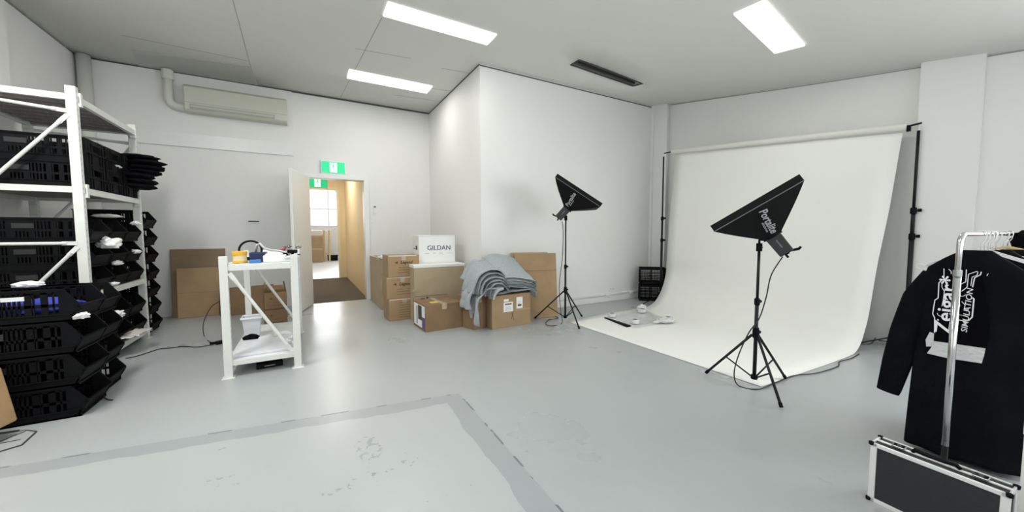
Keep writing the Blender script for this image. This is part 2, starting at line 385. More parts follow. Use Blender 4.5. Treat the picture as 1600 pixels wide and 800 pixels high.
# far wall with an arched window opening (pixels of the frame at this distance)
wx0, wx1, wz0, wz1 = -.55, 1.36, 1.55, 3.05
cx = (wx0+wx1)/2; rad = (wx1-wx0)/2; arch = .42
def archz(x): return wz1 + arch*math.sqrt(max(0, 1-((x-cx)/rad)**2))
b = MB(); b.box(-3, wx0, FY, FY+.2, 0, 3.95); b.box(wx1, 4.2, FY, FY+.2, 0, 3.95); b.box(wx0, wx1, FY, FY+.2, 0, wz0)
n = 16
for i in range(n):
    xa, xb = wx0+(wx1-wx0)*i/n, wx0+(wx1-wx0)*(i+1)/n
    b.hexa([(xa, FY, archz(xa)), (xb, FY, archz(xb)), (xb, FY+.2, archz(xb)), (xa, FY+.2, archz(xa)), (xa, FY, 3.95), (xb, FY, 3.95), (xb, FY+.2, 3.95), (xa, FY+.2, 3.95)])
struct('wall_far', b, WALL)
w = struct('window_2', MB().box(wx0, wx1, FY+.10, FY+.105, wz0, wz1+arch), mat('clear_pane', (1, 1, 1), .0, trans=1.), )
b = MB()
for x in (wx0, .95, wx1-.05): b.box(x, x+.05, FY+.07, FY+.14, wz0, archz(x+.02))
for z in (wz0, 2.33): b.box(wx0+.001, wx1-.001, FY+.075, FY+.135, z, z+.05)
obj('window_frame', b, TRIM, w)

for k, (z0, z1, lab) in enumerate(((.003, .60, 'lower plain brown carton under the bench in the far bright room'), (.604, 1.16, 'upper plain brown carton under the bench in the far bright room'))):
    t = thing('far_carton', lab, 'cardboard box', (.30, 17.5, z0), group='cartons in the far room')
    obj('box_body', MB().box(-.36, .34, 0, .6, 0, z1-z0), CARD, t, bevel=.01); obj('tape_strip', MB().box(-.36, .34, -.003, .001, (z1-z0)*.9, z1-z0), TAPE, t)
t = thing('work_bench', 'wooden trestle bench with a white top in the far bright room', 'bench', (.2, 18.0, 0))
obj('bench_top', MB().box(-.7, .80, -.30, .35, 1.36, 1.42), WHITE, t)
for (x, y) in ((.50, -.2), (.50, .28), (.70, -.2), (.70, .28), (-.55, -.2), (-.55, .28)):
    obj('leg', MB().box(x-.035, x+.035, y-.03, y+.03, 0, 1.36), WOOD, t)
obj('cross_rail', MB().box(.46, .74, -.19, -.15, .30, .36), WOOD, t)
t = thing('orange_tub', 'reddish tub standing on the far bench against the bright window', 'tub', (.02, 17.95, 1.421))
obj('tub_body', MB().lathe([(.12, 0), (.15, .02), (.17, .30), (.15, .30)], 20), mat('reddish_plastic', (.55, .16, .10), .5), t); obj('tub_rim', MB().lathe([(.18, .28), (.18, .32), (.15, .32)], 20), BLK, t)
t = thing('black_crate', 'small black crate on the floor in the far bright room', 'crate', (1.05, 18.3, 0))
obj('crate_body', MB().box(-.2, .2, -.1, .15, 0.002, .22), BLK, t, bevel=.01); obj('crate_rim', MB().box(-.22, .22, -.12, .17, .22, .25), BLK, t)

# ------------------------------------------------------------------ ceiling fittings
def troffer(x0, x1, y0, y1, label, third=True):
    zz = [zc(x, y) for x, y in ((x0, y0), (x1, y0), (x1, y1), (x0, y1))]
    cxy = ((x0+x1)/2, (y0+y1)/2); zm = sum(zz)/4
    t = thing('ceiling_light', label, 'ceiling light', (cxy[0], cxy[1], zm), 0, 'fluorescent ceiling lights')
    def slab(xa, xb, ya, yb, d0, d1):
        P = [(xa, ya), (xb, ya), (xb, yb), (xa, yb)]
        return [(x-cxy[0], y-cxy[1], zc(x, y)-zm-d1) for x, y in P] + [(x-cxy[0], y-cxy[1], zc(x, y)-zm-d0) for x, y in P]
    f = MB(); e = .022
    for a in ((x0, x1, y0, y0+e), (x0, x1, y1-e, y1), (x0, x0+e, y0+e, y1-e), (x1-e, x1, y0+e, y1-e)): f.hexa(slab(*a, -.01, .016))
    obj('light_frame', f, DIFFL, t)
    obj('diffuser', MB().hexa(slab(x0+e, x1-e, y0+e, y1-e, -.005, .010)), DIFFU, t)
    yl = y1 - (y1-y0)*.22
    obj('light_divider', MB().hexa(slab(x0+e, x1-e*2.5, yl, yl+.004, 0, .0125)), mat('divider_grey', (.35, .35, .35), .6), t)
    obj('end_clip', MB().hexa(slab(x1-e*2.6, x1-e*2.0, y0+.06, yl, 0, .0125)), mat('divider_grey', (.35, .35, .35), .6), t)
    return t
troffer(.80, 2.03, 3.93, 4.19, 'long white fluorescent ceiling light in the middle of the ceiling, left of the dark slot')
troffer(.62, 1.83, 5.76, 6.08, 'white fluorescent ceiling light nearest the back wall, above the passage door')
def px_z(x, y):   # point of the ceiling seen at a pixel
    p = on_z(x, y, 3.5)
    for _ in range(12): p = on_z(x, y, zc(p.x, p.y))
    return p
q = [px_z(*p) for p in ((1176, 10.5), (1280, 64.6), (1231, 75.6), (1124, 28))]
lx0 = (q[0].x+q[3].x)/2; lx1 = (q[1].x+q[2].x)/2; ly0 = (q[0].y+q[1].y)/2; ly1 = (q[2].y+q[3].y)/2
troffer(lx0, lx1, ly0, ly1, 'very bright fluorescent ceiling light on the right, above the white backdrop')
t = thing('ceiling_slot', 'dark recessed ceiling slot of an unlit light fitting', 'light fitting', ((vx0+vx1)/2, (vy0+vy1)/2, zc(3.9, 4.02)))
def loc_(v): return Vector(v) - t.location
b = MB()
z0, z1 = zc(vx0, vy0), zc(vx1, vy0); za, zb = zc(vx0, vy1), zc(vx1, vy1)
b.add([loc_(v) for v in ((vx0, vy0, z0), (vx1, vy0, z1), (vx1, vy1, zb), (vx0, vy1, za), (vx0+.05, vy0+.02, z0+.09), (vx1-.05, vy0+.02, z1+.09), (vx1-.05, vy1-.02, zb+.09), (vx0+.05, vy1-.02, za+.09))],
      [(4, 5, 6, 7), (0, 1, 5, 4), (2, 3, 7, 6), (1, 2, 6, 5), (3, 0, 4, 7)])
obj('reflector', b, GREYFIT, t, solid=.004)
b = MB()
for (pa, pb) in (((vx0, vy0), (vx1, vy0)), ((vx0, vy1), (vx1, vy1)), ((vx0, vy0), (vx0, vy1)), ((vx1, vy0), (vx1, vy1))):
    b.bar(loc_((*pa, zc(*pa))), loc_((*pb, zc(*pb))), .018, .012)
obj('slot_frame', b, DARKFIT, t)
b = MB(); b.bar(loc_((vx0+.03, vy1-.045, za+.025)), loc_((vx1-.03, vy1-.045, zb+.025)), .022, .04); obj('lamp_batten', b, DARKFIT, t)

# ------------------------------------------------------------------ things on the walls
yw = Y1-.03
t = thing('air_conditioner', 'beige wall-mounted split air conditioner high on the back wall', 'air conditioner', (-.81, yw, 2.96))
prof = [(0, 0.0), (-.15, .0), (-.19, .03), (-.20, .12), (-.19, .34), (-.16, .375), (0, .38)]
b = MB(); k = len(prof); vs = [(x, y, z) for x in (-.62, .62) for y, z in prof]
b.add(vs, [(i, (i+1) % k, k+(i+1) % k, k+i) for i in range(k)] + [tuple(range(k)), tuple(range(2*k-1, k-1, -1))])
obj('housing', b, ACM, t, bevel=.008)
b = MB(); b.box(-.56, .46, -.206, -.18, .035, .10); obj('air_outlet', b, ACD, t, bevel=.003)
b = MB(); b.box(-.55, .45, -.212, -.20, .060, .072); b.box(-.55, .45, -.209, -.2, .088, .092); obj('louvre', b, ACM, t)
b = MB(); b.box(-.62, .45, -.203, -.195, .352, .356); b.box(-.62, .62, -.204, -.195, .118, .122); obj('panel_seam', b, ACD, t)
t = thing('drain_pipe', 'white bent PVC pipe running from the ceiling into the air conditioner', 'pipe', (-1.62, yw-.07, 2.99))
pts = [(0, 0, .53), (0, 0, .14)] + [(.0+.10*(1-cos(a)), 0, .14-.10*sin(a)) for a in [pi/2*i/6 for i in range(1, 7)]] + [(.22, 0, .04)]
obj('pipe_run', MB().tube(pts, .052, 20), PVC, t, smooth=True)
obj('pipe_collar', MB().tube([(0, 0, .40), (0, 0, .53)], .066, 20), PVC, t, smooth=False)
obj('elbow_socket', MB().tube([(.13, 0, .04), (.175, 0, .04)], .060, 20), PVC, t)
t = tag(obj('vertical_pipe', MB().tube([(-2.43, 6.98, 0), (-2.43, 6.98, 3.53)], .068, 20), PVC, smooth=True), 'thick white vertical pipe in the left back corner above the shelving', 'pipe')

def exit_sign(name_loc, label, w=.36, h=.19, rev=False):
    t = thing('exit_sign', label, 'exit sign', name_loc)
    obj('sign_case', MB().box(-w/2-.015, w/2+.015, -.045, 0, -h/2-.015, h/2+.02), WHITE, t, bevel=.006)
    obj('green_panel', MB().box(-w/2, w/2, -.050, -.04, -h/2, h/2), GREEN, t)
    # running man and door
    m = FRONT((0, -.052, 0))
    d = MB(); d.box(-.055, .055, -.053, -.048, -h*.42, h*.42)
    obj('door_pictogram', d, EXITW, t)
    s = MB()
    def limb(a, b_, r): s.bar((a[0], -.054, a[1]), (b_[0], -.054, b_[1]), .003, r, up=(0, 0, 1))
    s.lathe([(.012, 0), (.012, .002)], 12, frame((.012, -.053, .062), (1, 0, 0), (0, 0, 1)))
    limb((.004, .045), (-.006, -.002), .022); limb((-.006, -.005), (.018, -.032), .010); limb((.018, -.032), (.012, -.066), .009)
    limb((-.006, -.005), (-.020, -.035), .010); limb((-.020, -.035), (-.044, -.042), .009); limb((.004, .038), (.030, .020), .008); limb((.0, .04), (-.026, .022), .008)
    obj('running_figure', s, GREEN, t)
    return t
exit_sign((.46, Y1-.001, 2.345), 'green and white illuminated exit sign above the open passage door')
ex = exit_sign((0, 0, 0), 'second green exit sign, further back inside the passage')
pp = on_y(496, 285.5, 8.6); ex.location = (pp.x, 8.64, pp.z)
obj('hanging_rod', MB().tube([(0, -.02, .1), (0, -.02, 2.9-pp.z)], .008, 8), WHITE, ex)
p = on_y(585.5, 327, Y1)
t = thing('thermostat_remote', 'small white air conditioner remote in a holder right of the door', 'remote control', (p.x, Y1, p.z))
obj('remote_body', MB().box(-.028, .028, -.025, 0, -.075, .06), WHITE, t, bevel=.004)
obj('remote_screen', MB().box(-.02, .02, -.028, -.02, .03, .055), mat('grey_lcd', (.12, .13, .12), .3), t)
p = on_y(579.5, 344, Y1)
t = thing('light_switch', 'white light switch plate below the remote by the door', 'light switch', (p.x, Y1, p.z))
obj('switch_plate', MB().box(-.04, .04, -.010, 0, -.06, .06), WHITE, t, bevel=.003)
obj('rocker', MB().box(-.012, .012, -.016, -.008, -.02, .02), TRIM, t, bevel=.002)
p = on_y(396.5, 346.5, yw)
t = thing('wall_slot_plate', 'small white wall plate with a black slot on the back wall', 'wall plate', (p.x, yw, p.z))
obj('plate', MB().box(-.085, .085, -.008, 0, -.03, .03), TRIM, t, bevel=.002); obj('slot', MB().box(-.07, .07, -.012, -.006, -.004, .016), DARKFIT, t)
for (x, y, lab) in ((955.5, 451.5, 'white double power socket on the middle wall above the skirting'), ):
    p = on_y(x, y, Y2)
    t = thing('power_socket', lab, 'power socket', (p.x, Y2, p.z))
    obj('socket_plate', MB().box(-.06, .06, -.012, 0, -.038, .038), WHITE, t, bevel=.003)
    b = MB()
    for sx in (-.03, .03): b.box(sx-.004, sx+.004, -.016, -.01, .0, .012)
    obj('socket_holes', b, DARKFIT, t)
for (x, y, lab) in ((949, 461.5, 'small white junction cap on the conduit under the power socket'), (986, 456.5, 'small white junction cap on the conduit beside the black crates')):
    p = on_y(x, y, Y2-.03)
    t = thing('junction_cap', lab, 'junction box', (p.x, Y2-.028, p.z), group='conduit caps')
    obj('cap', MB().box(-.035, .035, -.025, .026, -.022, .022), WHITE, t, bevel=.006); obj('screw', MB().lathe([(.006, 0), (.005, .003)], 10, FRONT((0, -.025, 0))), ALU, t)
# ------------------------------------------------------------------ racks
def rack_post(h, w=.055, d=.045):
    b = MB(); b.box(-w/2, w/2, -d/2, d/2, 0, h); return b
def make_post(parent, x, y, h, foot=True, w=.055, d=.045, holes=(1, 0)):
    p = obj('post', rack_post(h, w, d), WMET, parent, loc=(x, y, 0), bevel=.003)
    if foot: obj('foot_plate', MB().box(-.045, .045, -.045, .045, 0, .005), WMET, p)
    b = MB(); z = .08
    while z < h-.04:
        b.box(w/2-.001, w/2+.0006, -.012, -.006, z, z+.022); z += .05
    obj('slot_row', b, mat('slot_shadow', (.35, .35, .34), .8), p)
    return p
def brace(parent, a, b_, r=.013, name='brace'):
    a = Vector(a); b_ = Vector(b_); t = (b_-a).normalized(); m = MB()
    m.tube([a+t*.06, b_-t*.06], r, 10); m.bar(a, a+t*.09, .004, .032, up=(0, 0, 1)); m.bar(b_-t*.09, b_, .004, .032, up=(0, 0, 1))
    return obj(name, m, WMET, parent, smooth=False)
RX, RY0, RY1, RD = -1.62, 4.50, 5.72, .80
rk = thing('storage_rack', 'tall white steel shelving rack loaded with black bins at the left wall', 'shelving rack', (RX, RY0, 0))
RH = 2.43
for (x, y) in ((-.03, 0), (-.03, RY1-RY0), (-RD, 0), (-RD, RY1-RY0)): make_post(rk, x, y, RH, w=.062, d=.05)
L_ = RY1-RY0
def beam(parent, x, z, h=.055, y0=.02, y1=None):
    y1 = L_-.02 if y1 is None else y1
    b = MB(); b.box(x-.018, x+.018, y0, y1, z-h, z); b.box(x-.026, x+.026, y0, y0+.035, z-h-.03, z+.03); b.box(x-.026, x+.026, y1-.035, y1, z-h-.03, z+.03)
    return obj('beam', b, WMET, parent, bevel=.002)
SHZ = (.125, .70, 1.60, 2.36)
for z in SHZ:
    beam(rk, -.012, z); beam(rk, -RD+.01, z)
    top = z > 2
    b = MB(); b.box(-RD+.03, -.03, -.01, L_+.01, z-.012, z+.004)
    if top:
        for i in range(9): b.box(-RD+.05, -.05, .03+i*.14, .07+i*.14, z-.035, z-.01)
    obj('shelf_board', b, BOARD if top else mat('mid_board', (.42, .40, .37), .8), rk)
    for y in (0.0, L_):
        obj('end_rail', MB().box(-RD+.02, -.05, y-.015, y+.015, z-.045, z+.005), WMET, rk)
for y in (-.03, L_+.03):
    brace(rk, (-.05, y, 2.22), (-RD+.0, y, 2.28), name='cross_brace'); brace(rk, (-.05, y, 2.19), (-RD, y, 1.22), name='cross_brace')
    brace(rk, (-.05, y, 1.13), (-RD, y, 1.13), name='cross_brace'); brace(rk, (-.05, y, 1.10), (-RD, y, .15), name='cross_brace')

# black vented picking bins ------------------------------------------------------------
BL_, BW_, BH_ = .60, .345, .213
def bin_mesh():
    """open front faces +x; origin at the floor under the front lip's centre"""
    b = MB(); hw = BW_/2; th = .008
    b.box(-BL_, -.03, -hw, hw, 0, .010)
    # long sides: posts, rails, slot ribs; the front upper corner is cut away
    for s in (-1, 1):
        y0, y1 = (s*hw-th, s*hw) if s > 0 else (s*hw, s*hw+th)
        def rect(xa, xb, za, zb): b.box(xa, xb, y0, y1, za, zb)
        rect(-BL_, -.03, 0, .045); rect(-BL_, -.09, BH_-.030, BH_); rect(-BL_, -.09, .10, .118)
        for x in (-BL_, -.475, -.36, -.24, -.17): rect(x, x+.030, .04, BH_-.02)
        x = -BL_+.035
        while x < -.26: rect(x, x+.010, .04, BH_-.02); x += .020
        for x in (-.205, -.120): rect(x, x+.008, .04, BH_-.02)
        rect(-.44, -.34, .118, BH_-.03)                        # solid label panel
        # sloping front cheek
        P = [(-.095, BH_), (-.070, BH_), (0.004, .105), (.004, .088), (-.045, 0), (-.10, 0), (-.095, .05)]
        n = len(P); vs = [(x, y, z) for y in (y0-.002*s, y1+.004*s) for x, z in P]
        b.add(vs, [(i, (i+1) % n, n+(i+1) % n, n+i) for i in range(n)] + [tuple(range(n)), tuple(range(2*n-1, n-1, -1))])
        b.box(-BL_-.006, -.072, min(s*hw-th, s*(hw+.010)), max(s*hw-th, s*(hw+.010)), BH_-.010, BH_)      # rim
        b.box(-BL_, -.03, min(s*hw, s*(hw+.008)), max(s*hw, s*(hw+.008)), .045, .052)
    # back
    b.box(-BL_, -BL_+th, -hw, hw, 0, .05); b.box(-BL_, -BL_+th, -hw, hw, BH_-.05, BH_); b.box(-BL_, -BL_+th, -hw, hw, .10, .115)
    for i in range(12): y = -hw+.01+i*(BW_-.03)/11; b.box(-BL_, -BL_+th, y, y+.012, .05, BH_-.05)
    # low front lip, sloping outwards
    b.hexa([(-.053, -hw, 0), (-.045, -hw, 0), (-.045, hw, 0), (-.053, hw, 0), (-.010, -hw, .098), (0, -hw, .098), (0, hw, .098), (-.010, hw, .098)])
    b.box(-.012, .006, -hw, hw, .090, .099)
    return b
def closed_mesh():
    b = bin_mesh(); hw = BW_/2
    b.box(-.020, -.008, -hw, hw, .0, .07); b.box(-.020, -.008, -hw, hw, BH_-.045, BH_); b.box(-.020, -.008, -hw, -.07, .07, BH_-.045); b.box(-.020, -.008, .07, hw, .07, BH_-.045)
    b.box(-.020, -.010, -.07, .07, .07, .115); b.box(-.008, .006, -.085, .085, BH_-.05, BH_-.035); b.box(-.10, -.008, -hw, -hw+.008, 0, BH_); b.box(-.10, -.008, hw-.008, hw, 0, BH_)
    for y in (-.12, -.075, .07, .115): b.box(-.008, .0, y, y+.012, .0, BH_-.01)
    return b
BINMESH = bin_mesh().mesh('bin_body'); CLOSEDMESH = closed_mesh().mesh('bin_body')
def make_bin(loc, label, group, rz=0):
    t = thing('storage_bin', label, 'storage bin', loc, rz, group)
    obj('bin_body', BINMESH, BLK, t)
    g = MB(); g.box(-.45, -.33, -BW_/2-.007, -BW_/2-.001, .125, .165); obj('label_holder', g, mat('satin_black', (.015, .015, .017), .3), t)
    return t
bins = []
proto = None
def put_bin(loc, label, group, rz=0):
    global proto
    if proto is None: proto = make_bin(loc, label, group, rz); return proto
    return dup(proto, loc, rz, label, group)
ORD = ['bottom', 'second from bottom', 'third from bottom', 'top']
for k in range(4):
    put_bin((-1.30, 3.625, k*BH_+.001), 'black vented bin, %s of the floor stack standing in front of the rack' % ORD[k], 'floor stack bins')
for k in range(4):
    put_bin((-1.345, 4.02, k*(BH_-.012)+.001), 'black vented bin, %s of the floor stack just behind the front stack' % ORD[k], 'floor stack bins')
cols = (4.72, 5.085, 5.45); cn = ('near', 'middle', 'far')
for lv, nlev, zb in (('bottom', 2, SHZ[0]), ('middle', 3, SHZ[1]), ('upper', 2, SHZ[2])):
    for ci, y in enumerate(cols):
        for k in range(nlev):
            pos = ('lower', 'upper')[k] if nlev == 2 else ('lowest', 'centre', 'highest')[k]
            bb_ = put_bin((RX+.015+(.03 if lv != 'upper' else -.01)*ci*0, y, zb+.005+k*BH_), 'black vented bin, %s one of the %s column on the %s shelf of the rack' % (pos, cn[ci], lv), 'bins on the rack')
            if lv == 'upper':
                for ch in bb_.children:
                    if ch.name.startswith('bin_body'): CLOSEDMESH.materials.clear(); CLOSEDMESH.materials.append(BLK); ch.data = CLOSEDMESH
for k in range(7):
    put_bin((-1.665, 6.18, k*(.232)+.001 if k == 0 else k*BH_*1.0+.001), 'black bin, number %s up in the leaning-edge stack between rack and back wall' % ('one', 'two', 'three', 'four', 'five', 'six', 'seven')[k], 'bins stacked behind the rack')

# garments in and on the bins
def cloth_lump(name, loc, sx, sy, sz, seed, m, label, cat='garment', group=None, rz=0, folds=3.2, amp=.28):
    bm = bmesh.new(); bmesh.ops.create_icosphere(bm, subdivisions=4, radius=1)
    for v in bm.verts:
        p = v.co.copy(); q = p*folds + Vector((seed*7.3, seed*3.1, seed))
        q = q*.55; d = abs(noise.noise(q))*1.5 + .22*noise.noise(q*2.3)
        p *= 1 + amp*(d-.4)
        v.co = Vector((p.x*sx, p.y*sy, max(p.z, -.72)*sz + .72*sz))
    me = bpy.data.meshes.new(name); bm.to_mesh(me); bm.free()
    o = obj(name, me, m, None, smooth=True, loc=loc, rot=(0, 0, rz)); tag(o, label, cat, group); return o
g = 'white garments spilling from bins'
def lump_px(x, y, X, *a, **k):
    p = on_x(x, y, X); return cloth_lump('garment', (p.x, p.y, p.z), *a, **k)
lump_px(170, 388, -1.61, .075, .085, .058, 1, WCLOTH, 'crumpled bright white garment poking out of a middle shelf bin, largest one', group=g, amp=.5)
lump_px(167, 340, -1.68, .10, .10, .02, 2, mat('cream_cotton', (.55, .54, .50), .9), 'off-white folded garment lying on top of the middle shelf bins', group=g)
lump_px(212, 352, -1.615, .035, .045, .03, 3, WCLOTH, 'small white garment in the far bin column of the middle shelf', group=g, amp=.5)
lump_px(213, 396, -1.60, .035, .05, .025, 4, WCLOTH, 'small white garment low in the far bin column of the middle shelf', group=g, amp=.5)
lump_px(183, 414, -1.60, .04, .05, .025, 5, WCLOTH, 'small white garment in the middle bin column under the largest white one', group=g, amp=.5)
lump_px(178, 446, -1.60, .035, .045, .02, 6, WCLOTH, 'small white cloth just above the middle shelf beam', group=g, amp=.5)
lump_px(177, 262, -1.65, .05, .10, .022, 7, WCLOTH, 'white garment edge inside the upper shelf bins', group=g, amp=.3)
lump_px(128, 497, -1.30, .035, .045, .022, 8, WCLOTH, 'white garment in the top bin of the front floor stack', group=g, amp=.5)
lump_px(182, 496, -1.60, .05, .07, .04, 9, WCLOTH, 'white garment in a bottom shelf bin of the rack', group=g, amp=.5)
cloth_lump('garment', (-1.58, 3.60, .862), .07, .05, .022, 10, WCLOTH, 'flat white garment on top of the front floor stack', group=g)
cloth_lump('garment', (-1.55, 3.60, .69), .20, .13, .055, 11, BLUEC, 'blue garment seen through the slots of the top front bin', group='blue garments')
lump_px(212, 522, -1.55, .09, .20, .018, 12, mat('off_white_film', (.62, .60, .57), .4), 'crumpled pale plastic packaging on the bottom beam of the rack', 'packaging', group=None, amp=.6)
o = obj('bin_label', MB().box(-1.70, -1.535, 3.448, 3.452, .79, .815), LABELW); tag(o, 'white strip label on the end of the top front bin', 'label')
# stack of black folded garments bulging out of the upper shelf
gb = 'black folded garments on the upper shelf'
for i in range(7):
    z = 1.70 + i*.052
    off = (.03, .05, .02, .09, .12, .10, .04)[i]
    cloth_lump('folded_garment', (-1.60+off*.6, 5.50+off*.7, z), .16, .20+.02*(i % 3), .036, 20+i, BCLOTH,
               'black folded garment, %s of the pile bulging over the upper shelf end' % ('lowest', 'second', 'third', 'fourth', 'fifth', 'sixth', 'topmost')[i], group=gb, rz=.15*i, amp=.18)


# ------------------------------------------------------------------ small white table rack
TX0, TX1, TY0, TY1 = -.595, -.095, 3.77, 5.10
tr = thing('packing_table', 'short white steel rack used as a packing table by the open door', 'table', ((TX0+TX1)/2, TY0, 0))
hx = (TX1-TX0)/2; L_ = TY1-TY0
for sx in (-1, 1):
    for y in (0, L_):
        make_post(tr, sx*(hx-.0), y, 1.02, w=.058, d=.04)
for z in (.935, .135):
    for sx in (-1, 1): beam(tr, sx*(hx-.005), z, .04)
    b = MB(); 
    if z > .5: b.box(-hx, hx, -.01, L_, z, z+.016)
    else: b.box(-hx, hx, -.01, L_, z, z+.010)
    obj('table_top' if z > .5 else 'lower_shelf', b, WBOARD, tr, bevel=.002)
    for y in (-.0, L_):
        obj('end_rail', MB().box(-hx+.02, hx-.02, y-.012, y+.012, z-.035, z+.002), WMET, tr)
for y in (-.02, L_+.02):
    brace(tr, (-hx+.04, y, .88), (hx-.05, y, .17), .014, name='cross_brace')
# things on it
TZ = .952
def onT(x, y, Yp): return on_y(x, y, Yp)
t = thing('tape_dispenser_box', 'yellow and cream plastic tub at the left end of the packing table', 'tub', (-.50, 3.90, TZ))
obj('tub_body', MB().lathe([(.046, 0), (.052, .004), (.050, .065), (.052, .070)], 24), mat('cream_plastic', (.75, .62, .35), .3), t, smooth=False)
obj('tub_lid', MB().lathe([(.054, .068), (.055, .098), (.048, .103), (.01, .104)], 24), YEL, t)
obj('tub_band', MB().lathe([(.0545, .004), (.0545, .020)], 24), YEL, t)
t = tag(obj('navy_box', MB().box(-.435, -.315, 3.92, 4.10, TZ, TZ+.085), NAVY, bevel=.004), 'dark navy box beside the yellow tub on the packing table', 'box')
t = tag(obj('blue_box', MB().box(-.425, -.345, 3.80, 3.88, TZ, TZ+.028), BLUEB, bevel=.004), 'small bright blue box in front of the navy box', 'box')
t = thing('white_paper_box', 'low white paper-wrapped packet in the middle of the packing table', 'packet', (-.245, 3.92, TZ))
obj('packet_body', MB().box(-.085, .085, -.07, .08, 0, .062), CWHITE, t, bevel=.008); obj('packet_flap', MB().box(-.07, .06, -.05, .06, .062, .074), CWHITE, t, bevel=.004)
for i in range(3):
    o = obj('plastic_pouch', MB().box(-.052, .052, -.10, .10, 0, .014), CLEARB if i % 2 else CWHITE, bevel=.006, loc=(-.135+.003*i, 3.95, TZ+.001+i*.0155), rot=(0, 0, .05*i))
    tag(o, '%s of three clear plastic pouches stacked at the right end of the packing table' % ('lowest', 'middle', 'topmost')[i], 'pouch', 'pouches on the packing table')
t = thing('black_ring_light', 'black hoop standing on edge behind the yellow tub', 'hoop', (-.445, 4.12, TZ+.105), rot=(RAD(72), .1, 0))
obj('hoop_ring', MB().tube([(.085*cos(a), .085*sin(a), 0) for a in [2*pi*i/40 for i in range(41)]], .009, 8), BLK, t, smooth=True)
obj('hoop_foot', MB().box(-.06, .06, -.10, -.078, -.012, .03), BLK, t, bevel=.003)
t = tag(obj('white_cable', MB().tube([(-.40, 4.06, TZ+.09), (-.385, 4.02, TZ+.15), (-.36, 3.98, TZ+.165), (-.33, 4.0, TZ+.12), (-.28, 4.05, TZ+.10), (-.22, 4.1, TZ+.09), (-.16, 4.05, TZ+.075)], .010, 8), CABLEW, smooth=True), 'white cable looped over the boxes on the packing table', 'cable')
o = cloth_lump('white_cloth', (-.30, 4.22, TZ), .12, .10, .05, 33, WCLOTH, 'crumpled white bag behind the navy box on the packing table', 'bag', amp=.5)
t = thing('heat_gun', 'dark red and yellow hand tool lying at the back of the packing table', 'tool', (-.235, 4.35, TZ+.045))
obj('tool_body', MB().tube([(-.05, 0, .03), (.04, 0, .045), (.06, 0, .08)], [.012, .016, .010], 10), RED, t, smooth=True)
obj('tool_handle', MB().tube([(-.04, 0, .0), (.06, .01, .0)], .016, 10), YEL, t, smooth=True); obj('tool_base', MB().box(-.06, .07, -.04, .04, -.045, -.014), BLK, t, bevel=.004)
t = thing('black_scanner', 'small black handheld device right of the red tool', 'device', (-.12, 4.35, TZ))
obj('device_body', MB().box(-.045, .045, -.03, .03, .055, .09), BLK, t, bevel=.008); obj('device_stand', MB().tube([(0, 0, 0), (0, 0, .06)], .012, 8), BLK, t)
obj('device_arm', MB().tube([(-.08, 0, .03), (.07, 0, .04)], .005, 6), BLK, t)
t = thing('tape_gun', 'black tape gun lying on the white packet', 'tape gun', (-.175, 4.05, TZ+.045))
obj('gun_wheel', MB().lathe([(.03, -.02), (.03, .02)], 20, frame((0, 0, .0), (1, 0, 0), (0, 0, 1))), BLK, t); obj('gun_handle', MB().box(-.12, -.02, -.012, .012, -.008, .010), BLK, t, bevel=.003)
# things on the lower shelf
LZ = .146
t = thing('white_bucket', 'white square plastic bucket standing on the lower shelf of the packing table', 'bucket', (-.505, 4.55, LZ))
b = MB()
def ring(s, z): return [(sx*s, sy*s, z) for sx, sy in ((-1, -1), (1, -1), (1, 1), (-1, 1))]
b.add(ring(.058, 0)+ring(.080, .21)+ring(.076, .21)+ring(.055, .006), [(3, 2, 1, 0), (0, 1, 5, 4), (1, 2, 6, 5), (2, 3, 7, 6), (3, 0, 4, 7), (4, 5, 9, 8), (5, 6, 10, 9), (6, 7, 11, 10), (7, 4, 8, 11), (8, 9, 13, 12), (9, 10, 14, 13), (10, 11, 15, 14), (11, 8, 12, 15), (12, 13, 14, 15)])
obj('bucket_body', b, CLEARB, t, bevel=.006); b = MB()
for sx, sy, wx, wy in ((0, -.085, .09, .006), (0, .085, .09, .006), (-.085, 0, .006, .09), (.085, 0, .006, .09)): b.box(sx-wx, sx+wx, sy-wy, sy+wy, .195, .215)
obj('bucket_rim', b, WHITE, t, bevel=.004)
t = tag(obj('black_pouch', cloth_lump('black_pouch', (-.50, 4.36, LZ+.012), .07, .05, .032, 71, BCLOTH, '', 'pouch').data, BCLOTH), '', 'pouch')
bpy.data.objects.remove(t)
for o in list(C.objects):
    if o.name == 'black_pouch': tag(o, 'small black pouch lying in front of the white bucket', 'pouch')
t = tag(obj('white_panel_box', MB().box(-.565, -.15, 3.83, 4.32, LZ, LZ+.024), mat('cool_white', (.70, .73, .76), .4), bevel=.004), 'flat white carton lying at the front of the lower shelf', 'box')
cloth_lump('film_roll', (-.25, 4.42, LZ), .08, .05, .03, 51, WCLOTH, 'white crumpled film behind the flat white carton', 'film', amp=.3)
cloth_lump('film_scrap', (-.155, 4.0, LZ+.026), .035, .07, .05, 52, CLEARB, 'clear crumpled plastic by the right front post of the packing table', 'film', amp=.6)
t = thing('black_tool_case', 'black plastic case lying on the floor under the packing table', 'case', (-.325, 3.96, 0), RAD(6))
obj('case_body', MB().box(-.10, .10, -.09, .10, 0, .045), BLK, t, bevel=.006); obj('case_lid', MB().box(-.085, .10, -.05, .10, .047, .07), BLK, t, bevel=.006); obj('case_latch', MB().box(-.04, .04, -.096, -.088, .02, .026), mat('latch_grey', (.3, .3, .3), .4), t)

